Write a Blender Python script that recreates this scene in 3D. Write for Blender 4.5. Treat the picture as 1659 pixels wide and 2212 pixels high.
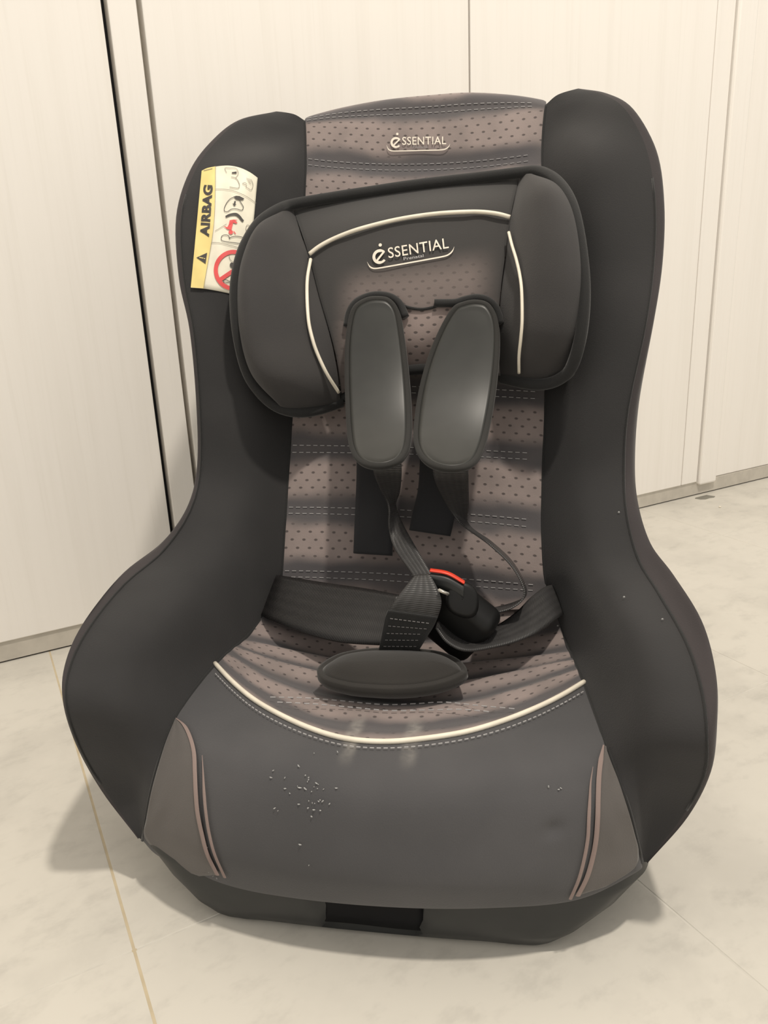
import bpy, bmesh, math, random
import numpy as np
from mathutils import Vector, Matrix

for o in list(bpy.data.objects):
    bpy.data.objects.remove(o, do_unlink=True)
scene = bpy.context.scene
COL = scene.collection

# ------------------------------------------------------------------ camera
CAM_H = 0.44
cam_d = bpy.data.cameras.new('camera')
cam = bpy.data.objects.new('camera', cam_d)
COL.objects.link(cam)
cam_d.sensor_fit = 'VERTICAL'
cam_d.sensor_height = 24.0
cam_d.lens = 1661.0 / 2212.0 * 24.0
cam_d.clip_start = 0.02
right = Vector((0.8767663, -0.47910429, -0.04171248))
down = Vector((-0.17825959, -0.24320606, -0.9534539))
fwd = Vector((0.44665913, 0.84339189, -0.29863981))
m3 = Matrix((right, -down, -fwd)).transposed()
cam.matrix_world = Matrix.Translation((0, 0, CAM_H)) @ m3.to_4x4()
scene.camera = cam

# ------------------------------------------------------------------ light
world = bpy.data.worlds.new('room_ambient')
scene.world = world
world.use_nodes = True
bg = world.node_tree.nodes['Background']
bg.inputs['Color'].default_value = (1.0, 0.945, 0.865, 1)
bg.inputs['Strength'].default_value = 0.80

SEAT_YAW = math.radians(-37.5)
ld = bpy.data.lights.new('ceiling_lamp', 'POINT')
ld.shadow_soft_size = 0.06
ld.energy = 142
ld.color = (1.0, 0.92, 0.81)
lamp = bpy.data.objects.new('ceiling_lamp', ld)
COL.objects.link(lamp)
lamp.location = (0.45, -0.15, 2.50)

scene.view_settings.view_transform = 'Standard'
scene.view_settings.look = 'None'
scene.view_settings.gamma = 1.0
scene.view_settings.use_curve_mapping = False
scene.view_settings.exposure = 0.0

# ------------------------------------------------------------------ measured shapes (seat-local metres)
DATA = {
    'wing_L': [[[-0.1805,-0.154,0.0412],[-0.1815,-0.154,0.042],[-0.183,-0.154,0.0429],[-0.1831,-0.154,0.0431],[-0.1823,-0.1386,0.0431],[-0.1796,-0.11,0.0431],[-0.1721,-0.0704,0.0404],[-0.1523,0.1364,0.0365]],[[-0.1644,-0.1606,0.0886],[-0.1822,-0.1502,0.0857],[-0.208,-0.1481,0.0789],[-0.2113,-0.1452,0.0781],[-0.2104,-0.1298,0.0781],[-0.2077,-0.1012,0.0781],[-0.2003,-0.0616,0.0755],[-0.1805,0.1364,0.0715]],[[-0.1568,-0.1496,0.1163],[-0.1801,-0.1572,0.126],[-0.2138,-0.1597,0.1249],[-0.2181,-0.1518,0.1255],[-0.2173,-0.1364,0.1255],[-0.2146,-0.1078,0.1255],[-0.2071,-0.0682,0.1229],[-0.1873,0.1364,0.1189]],[[-0.1526,-0.1254,0.1338],[-0.1773,-0.158,0.1591],[-0.213,-0.1666,0.1645],[-0.2175,-0.154,0.1668],[-0.2167,-0.1386,0.1668],[-0.214,-0.11,0.1668],[-0.2065,-0.0704,0.1642],[-0.1867,0.1364,0.1602]],[[-0.1496,-0.056,0.1364],[-0.1771,-0.13,0.1781],[-0.2169,-0.148,0.1837],[-0.222,-0.1364,0.1872],[-0.2211,-0.121,0.1872],[-0.2185,-0.0924,0.1872],[-0.211,-0.0528,0.1846],[-0.1912,0.1364,0.1806]],[[-0.1372,-0.0027,0.1386],[-0.1706,-0.0912,0.1899],[-0.2189,-0.1124,0.1968],[-0.2251,-0.1012,0.2011],[-0.2242,-0.0858,0.2011],[-0.2216,-0.0572,0.2011],[-0.2141,-0.0176,0.1985],[-0.1943,0.1364,0.1945]],[[-0.1242,0.0401,0.1549],[-0.163,-0.0369,0.2001],[-0.2192,-0.0555,0.2062],[-0.2263,-0.044,0.2101],[-0.2254,-0.0286,0.2101],[-0.2228,0.0,0.2101],[-0.2153,0.0396,0.2074],[-0.1955,0.1364,0.2035]],[[-0.1204,0.0498,0.1742],[-0.1553,0.0038,0.2122],[-0.2058,-0.0079,0.2173],[-0.2122,0.0044,0.2205],[-0.2113,0.0198,0.2205],[-0.2087,0.0484,0.2205],[-0.2012,0.088,0.2179],[-0.1814,0.1364,0.2139]],[[-0.1198,0.0698,0.2131],[-0.1495,0.036,0.2391],[-0.1925,0.027,0.2425],[-0.1979,0.0396,0.2447],[-0.1971,0.055,0.2447],[-0.1944,0.0836,0.2447],[-0.1869,0.1232,0.2421],[-0.1671,0.1452,0.2381]],[[-0.1194,0.0923,0.2568],[-0.1479,0.0616,0.2694],[-0.1891,0.0533,0.2758],[-0.1944,0.066,0.2772],[-0.1935,0.0814,0.2772],[-0.1909,0.11,0.2772],[-0.1834,0.1496,0.2745],[-0.1636,0.1716,0.2706]],[[-0.119,0.1196,0.3096],[-0.1474,0.0776,0.3204],[-0.1884,0.0668,0.3336],[-0.1936,0.0792,0.3354],[-0.1927,0.0946,0.3354],[-0.1901,0.1232,0.3354],[-0.1826,0.1496,0.3328],[-0.1628,0.1848,0.3288]],[[-0.1179,0.1498,0.3682],[-0.149,0.0977,0.3802],[-0.1939,0.0847,0.3948],[-0.1996,0.0968,0.3968],[-0.1987,0.1122,0.3968],[-0.1961,0.1408,0.3968],[-0.1886,0.1672,0.3942],[-0.1688,0.2024,0.3902]],[[-0.1174,0.1854,0.4372],[-0.1539,0.1224,0.4392],[-0.2068,0.1069,0.4416],[-0.2136,0.1188,0.442],[-0.2127,0.1342,0.442],[-0.21,0.1628,0.442],[-0.2026,0.1892,0.4393],[-0.1828,0.2244,0.4354]],[[-0.1182,0.2177,0.4996],[-0.1571,0.15,0.4983],[-0.2134,0.1334,0.4966],[-0.2206,0.1452,0.4964],[-0.2197,0.1606,0.4964],[-0.2171,0.1892,0.4964],[-0.2096,0.2156,0.4938],[-0.1898,0.2508,0.4898]],[[-0.1187,0.2389,0.5408],[-0.155,0.1754,0.5398],[-0.2076,0.1641,0.5386],[-0.2143,0.1716,0.5384],[-0.2134,0.1847,0.5377],[-0.2108,0.209,0.5351],[-0.2033,0.2314,0.5259],[-0.1835,0.2563,0.5098]],[[-0.1203,0.2533,0.5687],[-0.1488,0.2294,0.5685],[-0.1961,0.1989,0.5684],[-0.2018,0.2068,0.5684],[-0.2009,0.2176,0.5671],[-0.1983,0.2376,0.5618],[-0.1908,0.2561,0.546],[-0.171,0.2706,0.5178]],[[-0.1218,0.2619,0.5853],[-0.1435,0.2486,0.5892],[-0.1794,0.2336,0.5914],[-0.1838,0.242,0.5919],[-0.1829,0.2505,0.5899],[-0.1802,0.2662,0.582],[-0.1728,0.2807,0.5596],[-0.153,0.2849,0.5193]],[[-0.1227,0.2655,0.5924],[-0.1328,0.2614,0.5983],[-0.1495,0.2595,0.6016],[-0.1515,0.2684,0.6022],[-0.1506,0.2746,0.5996],[-0.148,0.286,0.589],[-0.1405,0.2966,0.56],[-0.1207,0.2904,0.5076]]],
    'wing_R': [[[0.1782,-0.154,0.056],[0.1794,-0.154,0.0561],[0.1811,-0.154,0.0562],[0.1814,-0.154,0.0563],[0.1806,-0.1386,0.0563],[0.1779,-0.11,0.0563],[0.1704,-0.0704,0.0536],[0.1506,0.1364,0.0497]],[[0.1676,-0.1606,0.0982],[0.1825,-0.1502,0.0959],[0.2029,-0.1481,0.09],[0.2068,-0.1452,0.089],[0.2059,-0.1298,0.089],[0.2033,-0.1012,0.089],[0.1958,-0.0616,0.0864],[0.176,0.1364,0.0824]],[[0.1603,-0.1496,0.1177],[0.1814,-0.1572,0.1297],[0.2104,-0.1597,0.1306],[0.216,-0.1518,0.132],[0.2151,-0.1364,0.132],[0.2125,-0.1078,0.132],[0.205,-0.0682,0.1294],[0.1852,0.1364,0.1254]],[[0.1536,-0.1254,0.1309],[0.1776,-0.158,0.1586],[0.2078,-0.1666,0.1634],[0.2166,-0.154,0.1687],[0.2157,-0.1386,0.1687],[0.2131,-0.11,0.1687],[0.2056,-0.0704,0.1661],[0.1858,0.1364,0.1621]],[[0.1459,-0.0617,0.1364],[0.1732,-0.1311,0.1812],[0.2076,-0.1481,0.1834],[0.2176,-0.1364,0.191],[0.2167,-0.121,0.191],[0.2141,-0.0924,0.191],[0.2066,-0.0528,0.1884],[0.1868,0.1364,0.1844]],[[0.1373,-0.0022,0.1386],[0.1671,-0.0911,0.1953],[0.2049,-0.1124,0.198],[0.2158,-0.1012,0.2077],[0.215,-0.0858,0.2077],[0.2123,-0.0572,0.2077],[0.2048,-0.0176,0.205],[0.185,0.1364,0.2011]],[[0.1261,0.045,0.1549],[0.1574,-0.0359,0.2052],[0.197,-0.0554,0.2077],[0.2085,-0.044,0.2163],[0.2077,-0.0286,0.2163],[0.205,0.0,0.2163],[0.1975,0.0396,0.2136],[0.1777,0.1364,0.2097]],[[0.1211,0.05,0.1748],[0.151,0.0038,0.215],[0.1888,-0.0079,0.217],[0.1998,0.0044,0.2238],[0.1989,0.0198,0.2238],[0.1963,0.0484,0.2238],[0.1888,0.088,0.2212],[0.169,0.1364,0.2172]],[[0.1187,0.069,0.2115],[0.1474,0.0358,0.2405],[0.1837,0.027,0.2419],[0.1943,0.0396,0.2468],[0.1934,0.055,0.2468],[0.1908,0.0836,0.2468],[0.1833,0.1232,0.2442],[0.1635,0.1452,0.2402]],[[0.1192,0.0942,0.2604],[0.1476,0.062,0.2699],[0.1836,0.0534,0.2736],[0.1941,0.066,0.2758],[0.1932,0.0814,0.2758],[0.1905,0.11,0.2758],[0.1831,0.1496,0.2731],[0.1633,0.1716,0.2692]],[[0.1213,0.1181,0.3067],[0.15,0.0773,0.3143],[0.1862,0.0668,0.3223],[0.1968,0.0792,0.3249],[0.1959,0.0946,0.3249],[0.1933,0.1232,0.3249],[0.1858,0.1496,0.3222],[0.166,0.1848,0.3183]],[[0.1222,0.1509,0.3703],[0.1547,0.0979,0.3778],[0.199,0.0847,0.3864],[0.2076,0.0968,0.3882],[0.2067,0.1122,0.3882],[0.204,0.1408,0.3882],[0.1966,0.1672,0.3855],[0.1768,0.2024,0.3816]],[[0.1215,0.1805,0.4277],[0.1574,0.1215,0.4312],[0.2065,0.1068,0.4352],[0.2159,0.1188,0.436],[0.215,0.1342,0.436],[0.2124,0.1628,0.436],[0.2049,0.1892,0.4334],[0.1851,0.2244,0.4294]],[[0.1198,0.2133,0.4912],[0.1575,0.1491,0.4887],[0.2091,0.1334,0.4859],[0.219,0.1452,0.4853],[0.2182,0.1606,0.4853],[0.2155,0.1892,0.4853],[0.208,0.2156,0.4826],[0.1882,0.2508,0.4787]],[[0.119,0.2358,0.5347],[0.1552,0.1748,0.5331],[0.2048,0.1641,0.5312],[0.2143,0.1716,0.5308],[0.2134,0.1847,0.5302],[0.2108,0.209,0.5275],[0.2033,0.2314,0.5183],[0.1835,0.2563,0.5022]],[[0.1195,0.2495,0.5613],[0.1469,0.2271,0.5666],[0.19,0.1989,0.5693],[0.1978,0.2068,0.5701],[0.197,0.2176,0.5688],[0.1943,0.2376,0.5635],[0.1868,0.2561,0.5477],[0.167,0.2706,0.5195]],[[0.1213,0.2598,0.5813],[0.1412,0.2474,0.5868],[0.1726,0.2336,0.5896],[0.1783,0.242,0.5906],[0.1774,0.2505,0.5886],[0.1748,0.2662,0.5807],[0.1673,0.2807,0.5582],[0.1475,0.2849,0.518]],[[0.1226,0.2644,0.5902],[0.1335,0.2607,0.5971],[0.1506,0.2595,0.6006],[0.1537,0.2684,0.6018],[0.1528,0.2746,0.5991],[0.1501,0.286,0.5886],[0.1427,0.2966,0.5595],[0.1229,0.2904,0.5072]]],
    'back_panel': [[[-0.1245,0.0396,0.1518],[-0.083,0.0425,0.1469],[-0.0415,0.0443,0.144],[0.0,0.0449,0.143],[0.0415,0.0443,0.144],[0.083,0.0425,0.1469],[0.1245,0.0396,0.1518]],[[-0.1204,0.0498,0.1742],[-0.0802,0.0547,0.1743],[-0.0399,0.0577,0.1744],[0.0003,0.0587,0.1745],[0.0406,0.0578,0.1746],[0.0808,0.0549,0.1747],[0.1211,0.05,0.1748]],[[-0.1198,0.0698,0.2131],[-0.08,0.0746,0.2128],[-0.0403,0.0774,0.2126],[-0.0005,0.0782,0.2123],[0.0392,0.0771,0.212],[0.079,0.074,0.2118],[0.1187,0.069,0.2115]],[[-0.1194,0.0923,0.2568],[-0.0796,0.0975,0.2574],[-0.0399,0.1008,0.258],[-0.0001,0.1021,0.2586],[0.0396,0.1014,0.2592],[0.0794,0.0988,0.2598],[0.1192,0.0942,0.2604]],[[-0.119,0.1196,0.3096],[-0.079,0.1243,0.3091],[-0.0389,0.1269,0.3087],[0.0011,0.1277,0.3082],[0.0412,0.1264,0.3077],[0.0812,0.1233,0.3072],[0.1213,0.1181,0.3067]],[[-0.1179,0.1498,0.3682],[-0.0779,0.1549,0.3685],[-0.0379,0.158,0.3689],[0.0021,0.1592,0.3692],[0.0422,0.1584,0.3696],[0.0822,0.1556,0.3699],[0.1222,0.1509,0.3703]],[[-0.1174,0.1854,0.4372],[-0.0776,0.1895,0.4356],[-0.0378,0.1916,0.434],[0.0021,0.1918,0.4324],[0.0419,0.19,0.4308],[0.0817,0.1862,0.4293],[0.1215,0.1805,0.4277]],[[-0.1182,0.2177,0.4996],[-0.0785,0.2218,0.4982],[-0.0388,0.224,0.4968],[0.0008,0.2243,0.4954],[0.0405,0.2226,0.494],[0.0802,0.2189,0.4926],[0.1198,0.2133,0.4912]],[[-0.1187,0.2389,0.5408],[-0.0791,0.242,0.5398],[-0.0394,0.2437,0.5387],[0.0002,0.2439,0.5377],[0.0398,0.2427,0.5367],[0.0794,0.24,0.5357],[0.119,0.2358,0.5347]],[[-0.1203,0.2533,0.5687],[-0.0803,0.2551,0.5675],[-0.0404,0.2559,0.5662],[-0.0004,0.2558,0.565],[0.0396,0.2547,0.5637],[0.0795,0.2525,0.5625],[0.1195,0.2495,0.5613]],[[-0.1218,0.2619,0.5853],[-0.0812,0.2627,0.5846],[-0.0407,0.2631,0.5839],[-0.0002,0.263,0.5833],[0.0403,0.2624,0.5826],[0.0808,0.2614,0.5819],[0.1213,0.2598,0.5813]],[[-0.1227,0.2655,0.5924],[-0.0827,0.2682,0.5975],[-0.0394,0.2699,0.6008],[0.0056,0.2702,0.6015],[0.0453,0.2701,0.6012],[0.0866,0.2677,0.5966],[0.1226,0.2644,0.5902]],[[-0.1227,0.2787,0.5968],[-0.0827,0.2814,0.6019],[-0.0394,0.2831,0.6052],[0.0056,0.2834,0.6059],[0.0453,0.2833,0.6056],[0.0866,0.2809,0.601],[0.1226,0.2776,0.5946]],[[-0.1227,0.2919,0.5902],[-0.0827,0.2946,0.5953],[-0.0394,0.2963,0.5986],[0.0056,0.2966,0.5993],[0.0453,0.2965,0.599],[0.0866,0.2941,0.5944],[0.1226,0.2908,0.588]],[[-0.1227,0.2985,0.5704],[-0.0827,0.3012,0.5755],[-0.0394,0.3029,0.5788],[0.0056,0.3032,0.5795],[0.0453,0.3031,0.5792],[0.0866,0.3007,0.5746],[0.1226,0.2974,0.5682]],[[-0.1227,0.2919,0.5044],[-0.0827,0.2946,0.5095],[-0.0394,0.2963,0.5128],[0.0056,0.2966,0.5135],[0.0453,0.2965,0.5132],[0.0866,0.2941,0.5086],[0.1226,0.2908,0.5022]]],
    'seat_piping': [[-0.1496,-0.056,0.1364],[-0.1264,-0.0819,0.1364],[-0.1014,-0.106,0.1364],[-0.076,-0.1247,0.1364],[-0.0477,-0.1411,0.1364],[-0.0208,-0.1509,0.1364],[0.0066,-0.1522,0.1364],[0.0342,-0.1458,0.1364],[0.0617,-0.1351,0.1364],[0.0867,-0.1192,0.1364],[0.1096,-0.1005,0.1364],[0.1286,-0.0818,0.1364],[0.1459,-0.0617,0.1364]],
    'seat_panel': [[[-0.1496,-0.056,0.1364],[-0.1014,-0.106,0.1364],[-0.0477,-0.1411,0.1364],[0.0066,-0.1522,0.1364],[0.0617,-0.1351,0.1364],[0.1096,-0.1005,0.1364],[0.1459,-0.0617,0.1364]],[[-0.1446,-0.0305,0.1373],[-0.0964,-0.0567,0.1338],[-0.0467,-0.0757,0.1316],[0.0033,-0.0817,0.1309],[0.0538,-0.0726,0.1316],[0.1006,-0.0538,0.1338],[0.1424,-0.0326,0.1373]],[[-0.1372,-0.0027,0.1386],[-0.0915,-0.0026,0.1288],[-0.0457,-0.0025,0.123],[0.0,-0.0024,0.121],[0.0458,-0.0023,0.123],[0.0915,-0.0022,0.1288],[0.1373,-0.0022,0.1386]],[[-0.1242,0.0401,0.1549],[-0.0825,0.0409,0.1427],[-0.0408,0.0417,0.1353],[0.0009,0.0426,0.1329],[0.0427,0.0434,0.1353],[0.0844,0.0442,0.1427],[0.1261,0.045,0.1549]],[[-0.1245,0.0396,0.1518],[-0.083,0.0425,0.1469],[-0.0415,0.0443,0.144],[0.0,0.0449,0.143],[0.0415,0.0443,0.144],[0.083,0.0425,0.1469],[0.1245,0.0396,0.1518]]],
    'front_panel': [[[-0.1496,-0.056,0.1364],[-0.1141,-0.0944,0.1364],[-0.076,-0.1247,0.1364],[-0.0342,-0.147,0.1364],[0.0066,-0.1522,0.1364],[0.0481,-0.141,0.1364],[0.0867,-0.1192,0.1364],[0.1194,-0.0912,0.1364],[0.1459,-0.0617,0.1364]],[[-0.1526,-0.1254,0.1338],[-0.1143,-0.1495,0.1331],[-0.076,-0.1646,0.1329],[-0.0377,-0.1721,0.1329],[0.0005,-0.1738,0.1329],[0.0388,-0.1721,0.1328],[0.0771,-0.1646,0.1326],[0.1153,-0.1495,0.132],[0.1536,-0.1254,0.1309]],[[-0.1568,-0.1496,0.1163],[-0.1171,-0.1704,0.1181],[-0.0775,-0.1835,0.1191],[-0.0379,-0.1899,0.1196],[0.0017,-0.1914,0.1197],[0.0414,-0.1899,0.1196],[0.081,-0.1835,0.1192],[0.1206,-0.1704,0.1186],[0.1603,-0.1496,0.1177]],[[-0.1644,-0.1606,0.0886],[-0.1229,-0.1808,0.0917],[-0.0814,-0.1934,0.0932],[-0.0399,-0.1996,0.0937],[0.0016,-0.2011,0.0937],[0.0431,-0.1996,0.0938],[0.0846,-0.1934,0.0941],[0.1261,-0.1808,0.0954],[0.1676,-0.1606,0.0982]],[[-0.1724,-0.1573,0.0649],[-0.1439,-0.1743,0.0627],[-0.1001,-0.1912,0.0624],[-0.0459,-0.2016,0.0654],[0.0085,-0.2046,0.0676],[0.0594,-0.2022,0.069],[0.1084,-0.1923,0.0695],[0.1492,-0.1743,0.074],[0.1729,-0.1573,0.0771]],[[-0.1805,-0.154,0.0412],[-0.1648,-0.1606,0.0337],[-0.1187,-0.1782,0.0316],[-0.0519,-0.1914,0.0371],[0.0155,-0.1958,0.0414],[0.0758,-0.1927,0.0443],[0.1322,-0.1804,0.0449],[0.1723,-0.1606,0.0526],[0.1782,-0.154,0.056]],[[-0.1805,-0.1452,0.0395],[-0.1648,-0.1518,0.032],[-0.1187,-0.1694,0.0298],[-0.0519,-0.1826,0.0354],[0.0155,-0.187,0.0397],[0.0758,-0.1839,0.0426],[0.1322,-0.1716,0.0431],[0.1723,-0.1518,0.0509],[0.1782,-0.1452,0.0542]]],
    'hem': [[-0.1805,-0.154,0.0412],[-0.1648,-0.1606,0.0337],[-0.1187,-0.1782,0.0316],[-0.0519,-0.1914,0.0371],[0.0155,-0.1958,0.0414],[0.0758,-0.1927,0.0443],[0.1322,-0.1804,0.0449],[0.1723,-0.1606,0.0526],[0.1782,-0.154,0.056]],
    'head_center': [[[-0.1228,0.1935,0.5039],[-0.0821,0.1957,0.5082],[-0.0455,0.1973,0.5114],[-0.0095,0.1989,0.5145],[0.0261,0.2001,0.5167],[0.0612,0.201,0.5185],[0.0966,0.2018,0.5201]],[[-0.1073,0.1621,0.4772],[-0.0724,0.161,0.4822],[-0.0383,0.1611,0.4866],[-0.0048,0.1623,0.4904],[0.028,0.1647,0.4936],[0.0601,0.1682,0.4961],[0.0915,0.1728,0.498]],[[-0.0971,0.1444,0.4556],[-0.0648,0.1435,0.4611],[-0.0331,0.1437,0.4658],[-0.002,0.1449,0.4695],[0.0284,0.1471,0.4724],[0.0583,0.1503,0.4743],[0.0875,0.1546,0.4754]],[[-0.0849,0.124,0.4204],[-0.0562,0.1237,0.427],[-0.0277,0.1244,0.4326],[0.0005,0.1261,0.4373],[0.0285,0.1288,0.441],[0.0562,0.1324,0.4438],[0.0836,0.137,0.4457]],[[-0.0737,0.1083,0.39],[-0.0474,0.1086,0.3977],[-0.0214,0.1097,0.404],[0.0043,0.1114,0.4088],[0.0298,0.1139,0.4122],[0.0549,0.117,0.4141],[0.0798,0.1209,0.4145]],[[-0.0669,0.1012,0.3635],[-0.0422,0.1017,0.3715],[-0.0178,0.1027,0.3777],[0.0064,0.1041,0.3819],[0.0305,0.106,0.3842],[0.0543,0.1085,0.3847],[0.078,0.1114,0.3832]],[[-0.0643,0.1013,0.3339],[-0.0408,0.1061,0.3432],[-0.0171,0.1094,0.3496],[0.0069,0.1112,0.3531],[0.0311,0.1115,0.3537],[0.0555,0.1103,0.3513],[0.0802,0.1076,0.3461]]],
    'bolster_L': [[[-0.1225,0.1957,0.504],[-0.1231,0.1855,0.503],[-0.1238,0.1754,0.5017],[-0.1246,0.1703,0.5003],[-0.1251,0.1735,0.4994],[-0.1251,0.1955,0.4994],[-0.0987,0.2307,0.4994]],[[-0.1088,0.1644,0.4773],[-0.1157,0.1427,0.4793],[-0.1245,0.1238,0.4818],[-0.1339,0.1196,0.4844],[-0.1402,0.136,0.4862],[-0.1402,0.158,0.4862],[-0.1138,0.1932,0.4862]],[[-0.0977,0.1466,0.4557],[-0.1085,0.1223,0.4572],[-0.1222,0.0999,0.4591],[-0.1369,0.0922,0.4612],[-0.1468,0.1061,0.4625],[-0.1468,0.1281,0.4625],[-0.1204,0.1633,0.4625]],[[-0.0854,0.1262,0.4203],[-0.0992,0.1012,0.4234],[-0.1167,0.078,0.4272],[-0.1355,0.0693,0.4313],[-0.148,0.0826,0.434],[-0.148,0.1046,0.434],[-0.1216,0.1398,0.434]],[[-0.0741,0.1094,0.3879],[-0.0896,0.0847,0.3895],[-0.1095,0.0618,0.3916],[-0.1307,0.0535,0.3939],[-0.1449,0.0671,0.3954],[-0.1449,0.0891,0.3954],[-0.1185,0.1243,0.3954]],[[-0.0669,0.0993,0.3554],[-0.0824,0.0764,0.356],[-0.102,0.0559,0.3567],[-0.123,0.0502,0.3575],[-0.137,0.0654,0.358],[-0.137,0.0874,0.358],[-0.1106,0.1226,0.358]],[[-0.0659,0.1009,0.3288],[-0.0772,0.0894,0.3291],[-0.0917,0.0777,0.3295],[-0.1071,0.0709,0.3298],[-0.1175,0.073,0.3301],[-0.1175,0.095,0.3301],[-0.0911,0.1302,0.3301]],[[-0.0671,0.1062,0.3263],[-0.0762,0.1002,0.3231],[-0.0847,0.095,0.3215],[-0.1,0.086,0.3212],[-0.1184,0.0841,0.3261],[-0.1184,0.1061,0.3261],[-0.092,0.1281,0.3261]]],
    'bolster_R': [[[0.0966,0.2042,0.5204],[0.0992,0.1943,0.5201],[0.1024,0.1847,0.5198],[0.1058,0.1801,0.5194],[0.1081,0.1838,0.5192],[0.1081,0.2058,0.5192],[0.0817,0.241,0.5192]],[[0.0923,0.1751,0.4981],[0.1,0.1534,0.5],[0.1097,0.1344,0.5024],[0.1202,0.1303,0.5051],[0.1271,0.1466,0.5068],[0.1271,0.1686,0.5068],[0.1007,0.2038,0.5068]],[[0.0875,0.1568,0.4755],[0.0986,0.1329,0.4778],[0.1129,0.1111,0.4807],[0.1281,0.1039,0.4838],[0.1383,0.1181,0.4858],[0.1383,0.1401,0.4858],[0.1119,0.1753,0.4858]],[[0.0844,0.1392,0.4456],[0.0975,0.1138,0.4478],[0.1143,0.09,0.4505],[0.1322,0.0808,0.4534],[0.1441,0.0936,0.4554],[0.1441,0.1156,0.4554],[0.1177,0.1508,0.4554]],[[0.0806,0.1231,0.4144],[0.0952,0.098,0.4154],[0.1138,0.0748,0.4167],[0.1338,0.066,0.4181],[0.1471,0.0793,0.419],[0.1471,0.1013,0.419],[0.1207,0.1365,0.419]],[[0.0788,0.1135,0.383],[0.0933,0.0902,0.3828],[0.1118,0.0692,0.3825],[0.1316,0.0629,0.3823],[0.1448,0.0778,0.3821],[0.1448,0.0998,0.3821],[0.1184,0.135,0.3821]],[[0.0801,0.1121,0.3505],[0.0924,0.1009,0.3514],[0.108,0.0896,0.3525],[0.1248,0.0832,0.3537],[0.136,0.0856,0.3546],[0.136,0.1076,0.3546],[0.1096,0.1428,0.3546]],[[0.0801,0.1153,0.3438],[0.0925,0.1096,0.3414],[0.1047,0.1044,0.3399],[0.1204,0.0961,0.3407],[0.1321,0.0951,0.3475],[0.1321,0.1171,0.3475],[0.1057,0.1391,0.3475]]],
    'head_edge': [[-0.0658,0.1058,0.3254],[-0.0842,0.0925,0.3211],[-0.101,0.0814,0.3208],[-0.1191,0.0777,0.3264],[-0.1333,0.0738,0.3403],[-0.143,0.0712,0.3607],[-0.1475,0.0704,0.3932],[-0.1502,0.0798,0.4244],[-0.1502,0.094,0.4477],[-0.1478,0.1131,0.4675],[-0.141,0.1387,0.4872],[-0.1299,0.165,0.4999],[-0.119,0.1833,0.5055],[-0.0807,0.1901,0.5102],[-0.0449,0.1941,0.5136],[-0.009,0.1956,0.5167],[0.0264,0.1968,0.5188],[0.0614,0.1953,0.5203],[0.0965,0.1918,0.5219],[0.1142,0.18,0.5204],[0.1288,0.1566,0.5092],[0.1397,0.1282,0.4883],[0.1458,0.1012,0.4573],[0.1486,0.0802,0.4208],[0.1466,0.0691,0.3865],[0.1403,0.072,0.3581],[0.1313,0.0813,0.3462],[0.1183,0.0914,0.3403],[0.1026,0.1002,0.3401],[0.0809,0.1151,0.3434]],
    'head_low_edge': [[-0.0659,0.1074,0.3286],[-0.0384,0.1093,0.3408],[-0.0119,0.1078,0.3506],[0.0074,0.1071,0.3536],[0.0304,0.1091,0.3532],[0.0552,0.1134,0.3488],[0.0801,0.1153,0.3438]],
    'head_pipe_center': [[-0.0961,0.1409,0.458],[-0.0865,0.1436,0.4645],[-0.0736,0.1465,0.4705],[-0.0559,0.1474,0.4762],[-0.0387,0.1492,0.4802],[-0.0173,0.1514,0.4841],[0.004,0.1525,0.4866],[0.0252,0.1524,0.4879],[0.0461,0.153,0.488],[0.0626,0.1551,0.4873],[0.0771,0.1542,0.4849],[0.0882,0.1544,0.4816]],
    'head_pipe_L': [[-0.0947,0.1393,0.4534],[-0.0939,0.1195,0.4372],[-0.0918,0.105,0.4213],[-0.0881,0.0898,0.4019],[-0.0845,0.0832,0.3883],[-0.0803,0.0811,0.3743],[-0.073,0.0824,0.3556],[-0.0651,0.0931,0.336]],
    'head_pipe_R': [[0.0871,0.1399,0.4682],[0.09,0.126,0.4568],[0.0936,0.1101,0.445],[0.0967,0.0992,0.4317],[0.0982,0.0874,0.4188],[0.0987,0.078,0.3967],[0.0978,0.0775,0.3816],[0.0965,0.0835,0.3655],[0.0967,0.0923,0.3502]],
    'label': [[[-0.2012,0.1683,0.547],[-0.1893,0.1665,0.5446],[-0.1777,0.1653,0.5424],[-0.1667,0.1656,0.5403],[-0.1564,0.1681,0.5385],[-0.1477,0.1759,0.5374]],[[-0.1989,0.1517,0.5266],[-0.1868,0.149,0.5242],[-0.1764,0.1507,0.5223],[-0.1661,0.1525,0.5205],[-0.1564,0.1566,0.5189],[-0.1478,0.1643,0.5176]],[[-0.1976,0.1377,0.5069],[-0.1867,0.138,0.5049],[-0.1768,0.1409,0.5032],[-0.1665,0.1428,0.5013],[-0.1574,0.1483,0.4997],[-0.1484,0.1546,0.4982]],[[-0.1979,0.1282,0.4879],[-0.1869,0.1281,0.4859],[-0.1771,0.1311,0.4841],[-0.1668,0.1327,0.4822],[-0.1577,0.1379,0.4806],[-0.1485,0.1435,0.4789]],[[-0.198,0.1181,0.4691],[-0.1879,0.1201,0.4672],[-0.1772,0.1207,0.4653],[-0.1676,0.1242,0.4635],[-0.1577,0.127,0.4616],[-0.1492,0.1342,0.4598]],[[-0.1989,0.1103,0.4505],[-0.188,0.1101,0.4485],[-0.1781,0.1126,0.4467],[-0.1678,0.1141,0.4448],[-0.1584,0.1182,0.4429],[-0.1497,0.1244,0.441]],[[-0.1988,0.0998,0.432],[-0.1884,0.1008,0.4301],[-0.1784,0.103,0.4282],[-0.1687,0.106,0.4262],[-0.1587,0.1081,0.4243],[-0.1497,0.1135,0.4223]]],
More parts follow.
